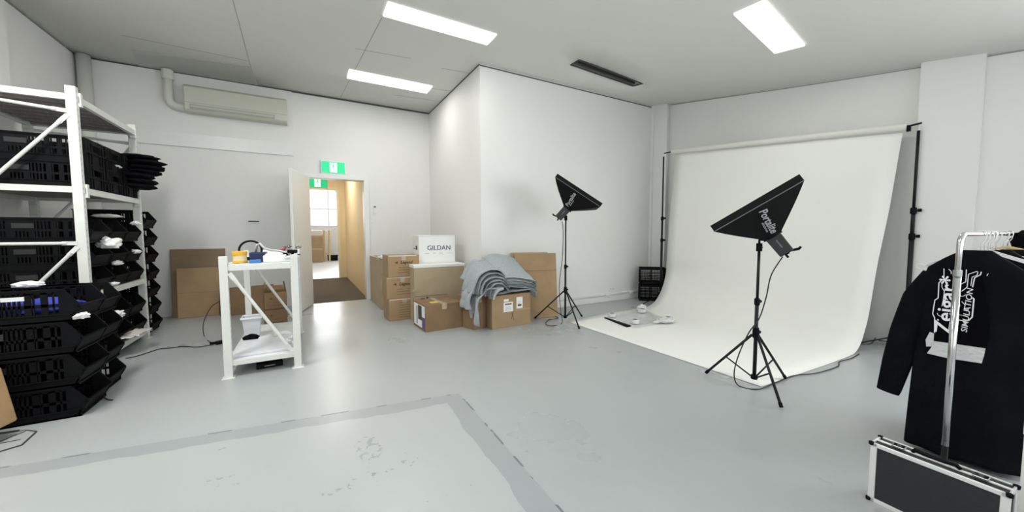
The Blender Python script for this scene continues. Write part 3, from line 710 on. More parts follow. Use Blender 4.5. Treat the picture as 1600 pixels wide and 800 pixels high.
# ------------------------------------------------------------------ cartons
def carton(name, label, loc, w, d, h, m, rz=0, group=None, tape=True, open_=False, rot=None):
    t = thing(name, label, 'cardboard box', loc, rz, group, rot)
    b = MB(); b.box(-w/2, w/2, 0, d, 0, h); obj('box_body', b, m, t, bevel=.004)
    if tape:
        b = MB(); b.box(-.03, .03, -.001, d+.001, h-.001, h+.0012); b.box(-.03, .03, -.0015, .001, h-.07, h+.001); obj('tape_strip', b, TAPEC, t)
        b = MB(); b.box(-w/2+.004, w/2-.004, d/2-.0015, d/2+.0015, h-.001, h+.0014); obj('flap_gap', b, INKD, t)
    return t
def rot_box_from_px(bl, br, z=0):
    a = on_z(*bl, z); c = on_z(*br, z); m = (a+c)/2; return m, (c-a).length, math.atan2((c-a).y, (c-a).x)
# three branded cartons
ww, hh = .43, .302
for k in range(3):
    dx, dy, rz = ((0, 0, .02), (-.022, .01, -.03), (.0, .0, .02))[k]
    t = carton('moving_carton', '%s of three printed brown cartons stacked beside the door' % ('bottom', 'middle', 'top')[k], (1.18+dx, 5.13+dy, k*hh+.001), ww, .36, hh-.003, CARD, rz, 'stacked printed cartons')
    if k:
        text('Kingpeed' if 0 else 'Legend', .058, INKD, t, FRONT((.035, -.002, hh*.66)), offset=.0015, shear=.2)
        a = MB(); a.add([(-.125, -.002, hh*.66), (-.085, -.002, hh*.66+.02), (-.085, -.002, hh*.66-.02)], [(0, 2, 1)]); obj('arrow_mark', a, INKD, t, solid=.001)
    b = MB()
    for i in range(3 if k else 7):
        z = hh*.42-i*.034 if k else hh*.80-i*.034
        b.box(-.08, .12-.03*(i % 2), -.0018, .0005, z, z+.004)
    obj('print_lines', b, INKD, t)
    b = MB(); b.box(-ww/2+.01, ww/2-.04, -.0016, .001, hh-.018, hh-.004); obj('shrink_tape', b, mat('glossy_tape', (.66, .60, .48), .2), t)
# tall slim carton against the wall
b0 = on_z(577, 470); t = carton('tall_carton', 'tall slim brown carton standing against the wall right of the door frame', (1.09, 5.98, 0), .17, 1.02, .81, CARD_L, 0, tape=True)
cloth_lump('plastic_wrap', (1.10, 6.02, .812), .10, .12, .03, 61, CWHITE, 'white crumpled wrap on top of the tall slim carton', 'wrapping', amp=.6)
# big pale carton with white top
t = thing('big_carton', 'large pale brown carton with a white lid carrying the white printed box', 'cardboard box', (1.62, 4.90, 0))
obj('box_body', MB().box(-.36, .36, 0, .66, 0, .735), CARD_L, t, bevel=.004)
obj('lid', MB().box(-.365, .37, -.004, .665, .736, .775), CWHITE, t, bevel=.003, label='white lid')
obj('cut_line', MB().box(-.36, .1, -.002, .001, .345, .350), INKD, t); obj('side_flap', MB().box(-.39, -.35, -.03, -.006, .425, .445), CARD_L, t)
b = MB(); b.box(-.35, -.30, -.002, .001, .22, .31); b.box(-.28, -.22, -.002, .001, .23, .32); b.box(-.20, -.17, -.002, .001, .21, .33); obj('shipping_print', b, INKD, t)
t = thing('white_carton', 'white printed GILDAN carton on top of the big pale carton', 'cardboard box', (1.69, 5.20, .776))
obj('box_body', MB().box(-.28, .27, 0, .34, 0, .40), CWHITE, t, bevel=.004)
text('GILDAN', .098, INKB, t, FRONT((.02, -.002, .215)), offset=.0006)
b = MB()
for i, (x, w_) in enumerate(((-.19, .06), (-.07, .04), (.02, .06), (.14, .10))): b.box(x, x+w_, -.0015, .0005, .135, .143 if i != 3 else .138)
obj('small_print', b, mat('pale_ink', (.35, .35, .38), .6), t)
obj('flap_gap', MB().box(-.28, .27, -.0015, .0005, .385, .388), mat('pale_ink', (.35, .35, .38), .6), t)
b = MB(); b.box(-.282, -.2785, .08, .16, .19, .25); b.box(-.282, -.2785, .18, .30, .20, .21); obj('side_print', b, INKB, t)
# front box with collage side
t = carton('brown_carton', 'squat reddish-brown carton with a patterned left side in front of the big pale carton', (1.48, 4.33, 0), .49, .47, .33, CARD_D, .05)
b = MB(); x = -.2465
for (ya, yb, za, zb) in ((.02, .44, .03, .31),): b.box(x, x+.003, ya, yb, za, zb)
obj('side_label', b, LABELW, t)
b = MB(); b.box(x-.001, x+.002, .13, .27, .12, .30); b.box(x-.0015, x+.002, .30, .33, .05, .28); obj('picture_print', b, mat('print_dark', (.06, .06, .05), .6), t)
b = MB(); b.box(x-.002, x+.002, .02, .12, .03, .17); obj('purple_print', b, mat('print_purple', (.10, .07, .20), .6), t)
o = obj('yellow_tape_patch', MB().box(-.13, -.03, .10, .20, .331, .334), mat('yellow_sheen', (.72, .60, .16), .3), t)
# tee shirt box
t = carton('shirt_carton', 'brown carton with white shipping labels under the heap of grey t-shirts', (2.285, 4.04, 0), .585, .42, .42, CARD, .05, tape=False)
for nm, x0, x1, z0, z1 in (('shipping_label', -.125, .015, .20, .325), ('shipping_label', .07, .165, .225, .375), ('shipping_label', -.12, -.05, .335, .365)):
    l = obj(nm, MB().box(x0, x1, -.0025, .001, z0, z1), LABELW, t)
    if z1-z0 > .05:
        q_ = MB()
        if x0 < 0: q_.box(x0+.02, x1-.02, -.0035, -.002, z1-.035, z1-.018)
        for i in range(4): q_.box(x0+.02, x1-.03, -.0035, -.002, z1-.06-i*.016, z1-.058-i*.016)
        if x0 > 0: q_.box(x0+.02, x1-.02, -.0035, -.002, z0+.03, z0+.055)
        obj('label_print', q_, INKD, l)
b = MB(); b.bar((-.01, -.0015, .10), (.025, -.0015, .20), .001, .006, up=(1, 0, 0)); b.bar((.03, -.0015, .08), (-.005, -.0015, .19), .001, .006, up=(1, 0, 0)); obj('pen_mark', b, INKD, t)
b = MB(); b.box(.0, .29, -.0015, .001, .205, .215); obj('tape_strip', b, TAPE, t)
t = carton('narrow_carton', 'narrow brown carton wedged left of the labelled shirt carton', (1.88, 4.14, 0), .19, .36, .405, CARD_D, .25, tape=True)

# leaning sheets of cardboard
def lean_sheet(label, bl, br, tl, tr_, th, m, group=None, crease=None):
    """four corners in world space (bottom left/right, top left/right)"""
    bl, br, tl, tr_ = map(Vector, (bl, br, tl, tr_)); o_ = (bl+br)/2; n = (br-bl).cross(tl-bl).normalized()
    if n.y > 0: n = -n
    t = thing('cardboard_sheet', label, 'cardboard', o_, group=group)
    P = [bl, br, tr_, tl]
    b = MB(); b.hexa([p-o_-n*th for p in P] + [p-o_ for p in P])
    obj('flattened_box', b, m, t, bevel=.003)
    b = MB()
    for f in (crease or (.35,)):
        a = bl.lerp(tl, f)-o_; c = br.lerp(tr_, f)-o_; b.bar(a-n*0+n*.0005, c+n*.0005, .002, .004)
    obj('fold_line', b, INKD if 0 else mat('crease_brown', (.24, .16, .09), .9), t)
    return t
yb = Y1-.03
def P3(x, y, z): return Vector((x, y, z))
lean_sheet('tall dark brown cardboard sheet leaning at the back wall, leftmost and rearmost', (-1.71, yb-.14, .002), (-1.10, yb-.14, .002), (-1.72, yb-.02, .985), (-1.08, yb-.02, .985), .012, CARD_R, 'cardboard at the back wall', crease=(.9,))
lean_sheet('brown cardboard sheet leaning in front of the tall dark sheet at the back wall', (-1.62, yb-.26, .002), (-1.15, yb-.26, .002), (-1.63, yb-.15, .71), (-1.14, yb-.15, .71), .015, CARD, 'cardboard at the back wall', crease=(.5,))
lean_sheet('low brown cardboard sheet leaning at the back wall behind the packing table', (-1.12, yb-.40, .002), (-.46, yb-.36, .002), (-1.12, yb-.28, .40), (-.46, yb-.28, .42), .03, CARD_D, 'cardboard at the back wall', crease=(.6,))
lean_sheet('white foam board leaning behind the brown sheets at the back wall', (-1.13, yb-.10, .002), (-.9, yb-.10, .002), (-1.1, yb-.01, .55), (-.88, yb-.01, .55), .006, CWHITE, crease=(.5,)) if 0 else None
tl, tR = on_y(803, 396, 4.60), on_y(866, 395, 4.60)
bl_, br_ = on_z(830, 499, .0), on_z(874, 495.5, .0)
bl_ = Vector((2.60, 4.30, .002)); br_ = Vector((3.12, 4.17, .002))
lean_sheet('large flattened brown carton leaning on the middle wall right of the grey t-shirts', bl_, br_, Vector((tl.x, 4.60, tl.z)), Vector((tR.x, 4.56, tR.z)), .03, CARD, crease=(.72,))
lean_sheet('second flattened carton directly behind the large leaning one', bl_+Vector((-.02, .08, 0)), br_+Vector((-.02, .08, 0)), Vector((tl.x-.01, 4.675, tl.z+.01)), Vector((tR.x-.10, 4.64, tR.z+.012)), .018, CARD_L, crease=(.72,))
# small open boxes behind the table
for k in range(2):
    p = on_z(432, 503)
    t = thing('small_carton', ('lower small brown carton on the floor behind the packing table', 'upper small open brown carton with raised flaps holding a tape roll')[k], 'cardboard box', (-.365, 5.62, k*.222+.001), .12, 'small cartons behind the packing table')
    w_ = .125
    b = MB(); b.box(-w_, w_, 0, .26, 0, .012); b.box(-w_, w_, 0, .006, 0, .22); b.box(-w_, w_, .254, .26, 0, .22); b.box(-w_, -w_+.006, 0, .26, 0, .22); b.box(w_-.006, w_, 0, .26, 0, .22)
    if k == 0: b.box(-w_, w_, 0, .26, .212, .22)
    obj('box_body', b, CARD_D, t, bevel=.002)
    text('\u25b6' if 0 else 'K', .03, INKD, t, FRONT((-.05, -.0015, .14)), offset=.002)
    b = MB(); b.box(-.04, .07, -.0015, .001, .045, .052); b.box(-.02, .05, -.0015, .001, .085, .089); obj('print_lines', b, INKD, t)
    if k:
        for sx in (-1, 1):
            b = MB(); b.hexa([(sx*(w_-.002), 0, .22), (sx*w_, 0, .22), (sx*w_, .26, .22), (sx*(w_-.002), .26, .22), (sx*(w_-.02)-.002, .02, .36), (sx*(w_-.02)+.002, .02, .36), (sx*(w_-.02)+.002, .24, .33), (sx*(w_-.02)-.002, .24, .33)])
            obj('box_flap', b, CARD_R, t)
        b = MB(); b.hexa([(-w_, .254, .22), (w_, .254, .22), (w_, .26, .22), (-w_, .26, .22), (-w_+.02, .29, .28), (w_-.02, .29, .28), (w_-.02, .296, .28), (-w_+.02, .296, .28)]); obj('box_flap', b, CARD_D, t)
t = thing('tape_roll', 'ivory tape roll standing in the upper small carton behind the packing table', 'tape roll', (-.40, 5.72, .235))
obj('roll_body', MB().lathe([(.045, 0), (.045, .125), (.028, .125), (.028, .09)], 24), PALEY, t, smooth=False); obj('roll_band', MB().lathe([(.0455, .03), (.0455, .05)], 24), YTAPE, t)
# brown parcel at the left picture edge
t = thing('brown_parcel', 'brown tape-wrapped parcel leaning at the left edge of the picture', 'parcel', (-2.04, 3.04, .0), rot=(0, RAD(-9), RAD(-12)))
b = MB(); b.box(-.35, .44, 0, .38, .02, .36); obj('parcel_body', b, mat('parcel_paper', (.42, .27, .14), .35, nscale=6, namt=.12, bump=.5, bscale=9), t, bevel=.012)
b = MB(); b.box(.30, .43, -.0015, .001, .27, .355); b.box(-.2, .2, -.0015, .001, .05, .12); obj('tape_strip', b, TAPE, t)

# ------------------------------------------------------------------ grey t-shirts
def shirt_sheet(name, label, path, y0, y1, th, seed, m=GREYC, amp=.012, flare=0., tilt=0., fan=0.):
    """a folded shirt bent along a path in x/z, as wide as y0..y1"""
    pts = [Vector((x, 0, z)) for x, z in path]
    # resample
    L = [0]
    for a, b_ in zip(pts, pts[1:]): L.append(L[-1]+(b_-a).length)
    NU, NV = 44, 22; top = []; 
    def at(s):
        for i in range(len(L)-1):
            if s <= L[i+1]+1e-9:
                f = (s-L[i])/(L[i+1]-L[i]); 
                p = [pts[max(0, i-1)], pts[i], pts[i+1], pts[min(len(pts)-1, i+2)]]
                f2, f3 = f*f, f*f*f
                return .5*((2*p[1]) + (-p[0]+p[2])*f + (2*p[0]-5*p[1]+4*p[2]-p[3])*f2 + (-p[0]+3*p[1]-3*p[2]+p[3])*f3)
        return pts[-1]
    b = MB(); P = []; Nn = []
    for i in range(NU+1):
        s = L[-1]*i/NU; p = at(s); q = at(min(L[-1], s+.01)); o = at(max(0, s-.01)); t = (q-o).normalized(); P.append(p); Nn.append(Vector((-t.z, 0, t.x)))
    rows = []
    for side in (1, -1):
        for i in range(NU+1):
            for j in range(NV+1):
                v = j/NV; ed = min(v, 1-v)*NV; eu = min(i, NU-i)
                tt = th/2*min(1, math.sqrt(ed/1.6) if ed < 1.6 else 1)*min(1, math.sqrt(eu/1.6) if eu < 1.6 else 1)
                y = y0+(y1-y0)*v + flare*(abs(i/NU-.5)*2)**2*(v-.5)
                w = Vector((P[i].x*6, y*7, P[i].z*6+seed*3.7))
                d = amp*(noise.noise(w)+.6*noise.noise(w*2.4)); 
                hang = max(0, 1-abs(Nn[i].z))
                d += hang*.016*sin(y*38+seed*2+P[i].z*9)
                vv = P[i] + Vector((0, y, 0)) + Nn[i]*(side*tt + d); vv.z += tilt*(y-4.13)*(1-hang)*max(0, min(1, (P[i].z-.40)/.12)); vv.x += fan*(y-4.2)*(hang if P[i].x < 2.2 else 0); b.v.append(vv)
    n1 = (NU+1)*(NV+1); W = NV+1
    for i in range(NU):
        for j in range(NV):
            a = i*W+j; b.f.append((a, a+1, a+W+1, a+W)); b.f.append((n1+a, n1+a+W, n1+a+W+1, n1+a+1))
    for i in range(NU):
        for j in (0, NV):
            a = i*W+j; b.f.append((a, a+W, n1+a+W, n1+a) if j == 0 else (a+W, a, n1+a, n1+a+W))
    for j in range(NV):
        for i in (0, NU):
            a = i*W+j; b.f.append((a+1, a, n1+a, n1+a+1) if i == 0 else (a, a+1, n1+a+1, n1+a))
    o = obj(name, b, m, smooth=True); tag(o, label, 't-shirt', 'grey t-shirts heaped on the carton'); return o
gy0, gy1 = 3.985, 4.42
shirt_sheet('t_shirt', 'grey t-shirt lowest in the heap, draped flat over the front of the labelled carton', [(1.93, .44), (2.02, .448), (2.25, .470), (2.50, .495), (2.60, .47), (2.625, .37)], 3.985, 4.42, .02, 1, tilt=.15)
shirt_sheet('t_shirt', 'grey t-shirt hanging down the left of the carton almost to the floor', [(1.795, .07), (1.785, .22), (1.80, .38), (1.87, .485), (1.97, .52), (2.06, .515)], 3.97, 4.20, .025, 2, amp=.02)
shirt_sheet('t_shirt', 'grey t-shirt hanging half way down the far left of the heap', [(1.70, .27), (1.70, .36), (1.73, .47), (1.82, .56), (1.95, .565), (2.06, .55)], 4.04, 4.36, .03, 3, amp=.02)
N = 10
nth = ('third', 'fourth', 'fifth', 'sixth', 'seventh', 'eighth', 'ninth', 'tenth', 'eleventh', 'topmost')
for i in range(N):
    f = i/(N-1); z = .500 + .020*i; tl = .2+.42*f
    xl = 2.03 + (.0, -.02, .015, -.01, .02, -.015, .01, -.02, .0, .0)[i]
    path = [(xl-.01, z-.13+.01*(i % 3)), (xl, z-.07), (xl+.03, z+.0), (xl+.09, z+.04), (2.20, z+.055), (2.36, z+.04), (2.535, z-.0), (2.60+.006*(i % 2), z-.05), (2.63, z-(.05, .16, .08, .12, .10, .14, .09, .20, .12, .10)[i])]
    shirt_sheet('t_shirt', 'grey t-shirt, %s layer of the heap counted from the carton' % nth[i], path, gy0-.0+.010*(i % 3), gy1+.02*(i % 2), .017, 5+i, m=(GREYC, GREYM)[i % 2 if i < 9 else 0], amp=.008, tilt=tl,)
for k in range(5):
    a = .052*k
    path = [(1.735+a, .47-.012*k), (1.745+a, .56-.01*k), (1.79+a*.95, .68-.022*k), (1.88+a*.8, .765-.036*k), (2.00+a*.55, .79-.045*k), (2.10+a*.4, .765-.055*k), (2.17+a*.3, .69-.055*k)]
    shirt_sheet('t_shirt', 'grey t-shirt arching over the left of the heap, %s of five arches' % ('outermost', 'second', 'middle', 'fourth', 'innermost')[k], path, 3.985-.006*k, 4.36, .018, 30+k, m=(GREYC, GREYM)[k % 2], amp=.010, tilt=.28)
shirt_sheet('t_shirt', 'grey t-shirt with a short sleeve drooping over the left top corner of the labelled carton', [(1.985, .385), (1.995, .45), (2.02, .52), (2.06, .565), (2.12, .57)], 3.94, 4.06, .03, 19, amp=.012, tilt=.3)
shirt_sheet('t_shirt', 'grey t-shirt bunched into a point at the top left rear of the heap', [(1.76, .60), (1.82, .72), (1.89, .81), (1.95, .835), (2.02, .81), (2.10, .75)], 4.28, 4.46, .05, 21, amp=.02)

# ------------------------------------------------------------------ light stands with softboxes
def knob(parent, p, d, r=.012, l=.035, m=BLK):
    p = Vector(p); d = Vector(d).normalized(); return obj('clamp_knob', MB().tube([p, p+d*l*.5, p+d*l*.55, p+d*l], [r*.4, r*.4, r, r], 10), m, parent)
def light_stand(label, c, feet, legtop, mid, top, ax):
    t = thing('light_stand', label, 'light stand', (c[0], c[1], 0))
    F = [Vector((p[0]-c[0], p[1]-c[1], .013 if p[0] < 3.05 else .019)) for p in feet]
    obj('lower_tube', MB().tube([(0, 0, .075), (0, 0, mid+.02)], .0135, 14), BLKM, t, smooth=True)
    obj('upper_tube', MB().tube([(0, 0, mid), (0, 0, top)], .010, 14), BLKM, t, smooth=True)
    obj('collar', MB().lathe([(.02, legtop-.03), (.024, legtop-.02), (.024, legtop+.02), (.02, legtop+.05)], 14), BLK, t)
    obj('collar', MB().lathe([(.016, mid-.02), (.02, mid-.01), (.02, mid+.025), (.014, mid+.035)], 14), BLK, t)
    obj('base_hub', MB().lathe([(.02, .065), (.024, .07), (.024, .095), (.018, .10)], 14), BLK, t)
    knob(t, (0, 0, legtop+.015), (.8, -.3, 0)); knob(t, (0, 0, mid+.008), (.9, -.2, 0))
    for f in F:
        d = Vector((f.x, f.y, 0)).normalized(); a = d*.025 + Vector((0, 0, legtop-.01)); l = obj('leg', MB().tube([a, f], .0095, 10), BLKM, t, smooth=True)
        obj('rubber_foot', MB().tube([f+(a-f).normalized()*.03, f], .0125, 10), BLK, l)
        m_ = a.lerp(f, .55); s_ = obj('strut', MB().tube([m_, d*.02+Vector((0, 0, .082))], .006, 8), BLKM, t, smooth=True)
    return t
def softbox(label, c, rimA, rimB, ringA, ringB, bodyA, bodyB, stand_top, rev=False, dn=.0):
    """all pairs are (s, z) in the plane through the stand facing the camera"""
    n = Vector((c[0], c[1], 0)).normalized(); tx = Vector((n.y, -n.x, 0))
    t = thing('softbox', label, 'softbox', (c[0], c[1], stand_top), math.atan2(tx.y, tx.x))
    v = lambda p, y=0.: Vector((p[0], y, p[1]-stand_top))
    A, B, a, b_ = v(rimA), v(rimB), v(ringA), v(ringB)
    hw = .285; hr = .055
    e = (B-A).normalized(); axis = (A+B)/2-(a+b_)/2; axis = (axis - e*axis.dot(e)).normalized()
    m = MB(); K = 10; rows = []
    for i in range(K+1):
        f = i/K; g = f; w = hr+(hw-hr)*g
        pa = a.lerp(A-axis*.035, f) - (a.lerp(A, f)-a.lerp(A, f))*0; pb = b_.lerp(B-axis*.035, f)
        mid_ = (pa+pb)/2; half = (pb-pa)/2*(1+.03*sin(pi*f)); pa = mid_-half; pb = mid_+half
        rows.append([pa+Vector((0, -w, 0)), pb+Vector((0, -w, 0)), pb+Vector((0, w, 0)), pa+Vector((0, w, 0))])
    vs = [p for r in rows for p in r]; fs = [(i*4+j, i*4+(j+1) % 4, (i+1)*4+(j+1) % 4, (i+1)*4+j) for i in range(K) for j in range(4)]
    m.add(vs, fs); obj('softbox_shell', m, SBOX, t, solid=.004)
    r0 = rows[-1]; r1 = [p+axis*.05 for p in r0]
    m = MB(); m.add(r0+r1, [(j, (j+1) % 4, 4+(j+1) % 4, 4+j) for j in range(4)]); obj('front_lip', m, SBOX, t, solid=.005)
    m = MB(); m.tube(r0+[r0[0]], .0035, 6); obj('grey_piping', m, PIPING, t)
    m = MB(); m.add([p+axis*.012 for p in r0], [(0, 1, 2, 3)]); obj('diffuser', m, DIFF, t, solid=.002)
    m = MB()
    for j in range(4):
        m.tube([r[j]+ (r[(j+2) % 4]-r[j]).normalized()*.004 for r in rows], .003, 6)
    obj('rod', m, BLKM, t)
    # lamp head
    P, Q = v(bodyA), v(bodyB); c0 = (a+b_)/2; c1 = (P+Q)/2; hd = (c1-c0).normalized()
    ed = (b_-a).normalized(); ed = (ed - hd*ed.dot(hd)).normalized(); w0 = .052
    m = MB(); m.hexa([c0+ed*sx*w0+Vector((0, sy*w0, 0)) for sx, sy in ((-1, -1), (1, -1), (1, 1), (-1, 1))] + [c1+ed*sx*w0*.92+Vector((0, sy*w0*.92, 0)) for sx, sy in ((-1, -1), (1, -1), (1, 1), (-1, 1))])
    obj('lamp_head', m, HEADG, t, bevel=.008)
    obj('speed_ring', MB().tube([c0-hd*.006, c0+hd*.010], .066, 20), BLK, t)
    s_ = 1 if not rev else -1
    m = MB(); m.tube([c1+ed*s_*.035-hd*.005, c1+ed*s_*.075+hd*.01, c1+ed*s_*.095+hd*.004], [.009, .010, .008], 8); obj('tilt_handle', m, BLK, t)
    m = MB(); m.bar(c1+Vector((0, -.05, 0)), c1+Vector((0, .05, 0)), .01, .03, up=tuple(ed)); m.tube([c1-ed*s_*.01, c1-ed*s_*.01+hd*.03], .008, 8); obj('rear_socket', m, BLK, t)
    m = MB(); m.tube([(0, 0, -.03), (0, 0, .03), c0.lerp(c1, .25)-ed*s_*.0], .012, 10); m.box(-.02, .02, -.02, .02, -.06, .0); obj('swivel_bracket', m, BLK, t)
    knob(t, (0, -.02, -.03), (.3*s_, -.9, 0))
    # lettering on the side that faces the camera
    rm = (rows[-1][0]+rows[-1][1])/2; rr = (rows[0][0]+rows[0][1])/2; down = (rr-rm).normalized()
    xd = down if not rev else -down
    side = (rows[-1][1]-rows[-1][0]).normalized()
    yd = side if not rev else -side
    zz = xd.cross((yd - xd*yd.dot(xd)).normalized())
    if zz.y > 0: yd = -yd
    o_ = rm.lerp(rr, .50) ; nrm = xd.cross((yd-xd*yd.dot(xd)).normalized())
    text('Portalite', .072, INKG, t, frame(o_+nrm*.010+side*.02*s_, xd, yd), offset=.0012, shear=.15)
    text('elinchrom', .026, INKG, t, frame(rm.lerp(rr, .62)+nrm*.008-side*.015*s_, xd, yd), name='small_lettering')
    text('ELINCHROM', .011, INKG, t, frame(c0.lerp(c1, .45)+Vector((0, -w0-.001, 0)), hd, ed if xd.dot(hd)*0+1 > 0 and hd.cross(ed).y < 0 else -ed), name='head_lettering')
    return t
c1_ = (3.0, 1.48); f1 = [on_z(x, y, .01) for x, y in ((1103, 583), (1221, 637), (1227, 592))]
light_stand('black tripod light stand nearest the camera, at the front corner of the white backdrop paper', c1_, f1, .42, .665, 1.10, None)
softbox('black square softbox on the nearest light stand, tilted up to the left', c1_, (-.296, 1.24), (.209, 1.57), (.033, 1.145), (.125, 1.205), (.145, 1.035), (.195, 1.060), 1.12)
c2_ = (3.0, 3.85); f2 = [on_z(x, y, .01) for x, y in ((905, 514), (909, 495), (836, 497))]
light_stand('black tripod light stand further back beside the leaning cardboard', c2_, f2, .435, .75, 1.40, None)
softbox('black square softbox on the rear light stand, tilted up to the right', c2_, (-.112, 1.925), (.435, 1.553), (-.025, 1.560), (.062, 1.495), (-.135, 1.428), (-.065, 1.37), 1.43, rev=True)
def cable(label, pts, r=.0045, m=CABLE, name='cable'):
    # smooth
    P = [Vector(p) for p in pts]; out = []
    for i in range(len(P)-1):
        p = [P[max(0, i-1)], P[i], P[i+1], P[min(len(P)-1, i+2)]]
        for k in range(8):
            f = k/8; out.append(.5*((2*p[1]) + (-p[0]+p[2])*f + (2*p[0]-5*p[1]+4*p[2]-p[3])*f*f + (-p[0]+3*p[1]-3*p[2]+p[3])*f**3))
    out.append(P[-1]); o = obj(name, MB().tube(out, r, 8), m, smooth=True); tag(o, label, 'cable'); return o
def in_plane(x, y, c, off=0.):
    n = Vector((c[0], c[1], 0)).normalized(); d = ray(x, y); t_ = ((Vector((c[0], c[1], 0)).dot(n)) + off)/d.dot(n); return Vector((0, 0, EYE)) + d*t_
Z = lambda x, y, z=.007: on_z(x, y, z)
cable('black power cable of the nearest softbox, looping on the floor and running behind the backdrop',
      [in_plane(1223, 401, c1_, .0), in_plane(1205, 430, c1_, -.02), in_plane(1197, 465, c1_, -.03), in_plane(1186, 498, c1_, -.03), in_plane(1170, 520, c1_, -.06), in_plane(1154, 555, c1_, -.05), in_plane(1147, 585, c1_, -.08),
       Z(1155, 603), Z(1185, 608), Z(1212, 598), Z(1240, 587, .008), Z(1275, 583), Z(1308, 573), Z(1312, 565), Z(1330, 560), Z(1342, 553)])
cable('black power cable hanging from the rear softbox to the floor',
      [in_plane(878, 346, c2_), in_plane(880, 360, c2_, -.01), in_plane(879, 400, c2_, -.02), in_plane(874, 445, c2_, -.02), in_plane(876, 485, c2_, -.02), Z(878, 505), Z(862, 509), Z(853, 506), Z(857, 500), Z(872, 497), Z(866, 494)])
cable('black cable on the floor from the rack to the packing table', [Z(196, 560), Z(215, 556), Z(240, 548), Z(250, 545), Z(272, 543), Z(285, 541), Z(310, 542), Z(338, 537)])
cable('thin black cable hanging down beside the packing table to the plug cluster', [Vector((-.62, 4.0, .9)), Vector((-.68, 4.3, .62)), on_y(330, 480, 4.9), on_y(318, 505, 5.1), Z(319, 525), Z(328, 534), Z(342, 536)], .004)
t = thing('power_adapter', 'black plug and adapter cluster on the floor left of the packing table', 'power adapter', Z(346, 537, 0))
obj('adapter_body', MB().box(-.05, .05, -.025, .03, 0, .035), BLK, t, bevel=.006, rot=(0, 0, .4)); obj('plug', MB().tube([(-.1, .02, .014), (-.05, .01, .014)], .014, 8), BLK, t)
cable('black cable tail beside the front bins on the floor', [Z(150, 622), Z(160, 620), Z(168, 624), Z(176, 625)], .004)
cable('short black cable curling on the floor behind the backdrop right stand', [on_x(1368, 528, 5.30), on_x(1362, 536, 5.25), on_x(1352, 538, 5.2), on_x(1344, 537, 5.15)], .005)

# ------------------------------------------------------------------ backdrop
Lp = [(5.36, 3.97, 2.50), (5.335, 3.99, 2.03), (5.31, 4.01, 1.56), (5.29, 4.015, 1.19), (5.27, 4.02, .82), (5.24, 4.02, .49), (5.15, 4.02, .26), (4.99, 4.01, .085), (4.80, 4.0, .012), (4.6, 3.99, .005), (4.1, 3.98, .004), (3.6, 3.95, .004), (3.06, 3.913, .004)]
Rp = [(5.32, 1.32, 2.21), (5.28, 1.34, 1.85), (5.24, 1.36, 1.48), (5.18, 1.38, 1.15), (5.12, 1.40, .82), (5.02, 1.41, .37), (4.92, 1.41, .18), (4.84, 1.41, .075), (4.70, 1.405, .012), (4.5, 1.40, .005), (4.05, 1.41, .004), (3.55, 1.43, .004), (3.05, 1.45, .004)]
bd = thing('photo_backdrop', 'large white paper photography backdrop sweeping from a high roll down across the floor', 'photo backdrop', (4.2, 2.7, 0))
o_ = bd.location
NU = 60; NV = 16; b = MB()
def sp(P, f):
    s = f*(len(P)-1); i = min(int(s), len(P)-2); f = s-i; p = [Vector(P[max(0, i-1)]), Vector(P[i]), Vector(P[i+1]), Vector(P[min(len(P)-1, i+2)])]
    return .5*((2*p[1]) + (-p[0]+p[2])*f + (2*p[0]-5*p[1]+4*p[2]-p[3])*f*f + (-p[0]+3*p[1]-3*p[2]+p[3])*f**3)
for i in range(NU+1):
    a, c = sp(Lp, i/NU), sp(Rp, i/NU)
    for j in range(NV+1):
        p = a.lerp(c, j/NV); p.z = max(p.z, .0035); b.v.append(p-o_)
b.f = [(i*(NV+1)+j, i*(NV+1)+j+1, (i+1)*(NV+1)+j+1, (i+1)*(NV+1)+j) for i in range(NU) for j in range(NV)]
obj('paper_sweep', b, PAPER, bd, smooth=True, solid=.0015)
ra, rb = Vector((5.335, 4.02, 2.545)), Vector((5.315, 1.29, 2.262))
obj('paper_roll', MB().tube([ra-o_, rb-o_], .034, 20), PAPERD, bd, smooth=False)
def backdrop_stand(label, x, y, h, cols_, feet):
    t = thing('backdrop_stand', label, 'backdrop stand', (x, y, 0))
    obj('lower_tube', MB().tube([(0, 0, .03), (0, 0, cols_[0])], .019, 14), BLKM, t, smooth=True)
    obj('middle_tube', MB().tube([(0, 0, cols_[0]), (0, 0, cols_[1])], .0155, 14), BLKM, t, smooth=True)
    obj('upper_tube', MB().tube([(0, 0, cols_[1]), (0, 0, h-.06)], .012, 14), BLKM, t, smooth=True)
    obj('spigot', MB().tube([(0, 0, h-.07), (0, 0, h)], .006, 10), ALU, t)
    for z in cols_:
        obj('collar', MB().lathe([(.02, z-.035), (.024, z-.03), (.024, z+.02), (.018, z+.03)], 14), BLK, t); knob(t, (0, 0, z), (.25, -.95, 0), .016, .055)
    for z in (.06, .13): obj('collar', MB().lathe([(.025, z-.02), (.028, z-.015), (.028, z+.015), (.022, z+.02)], 14), BLK, t)
    knob(t, (0, 0, .14), (.1, .95, .2), .016, .06); knob(t, (0, 0, .14), (.3, -.9, .3), .016, .06)
    for f in feet:
        fv = Vector((f[0], f[1], .012)); l = obj('leg', MB().bar((fv.normalized()*.02 + Vector((0, 0, .14))), fv, .014, .010), BLKM, t)
        obj('strut', MB().bar((fv.normalized()*.02 + Vector((0, 0, .055))), fv*.55+Vector((0, 0, .055)), .010, .008), BLKM, t)
    return t
obj('crossbar_end', MB().tube([rb-o_+Vector((0, .03, .0)), rb-o_+Vector((0, -.10, .012))], .010, 10), BLKM, bd)
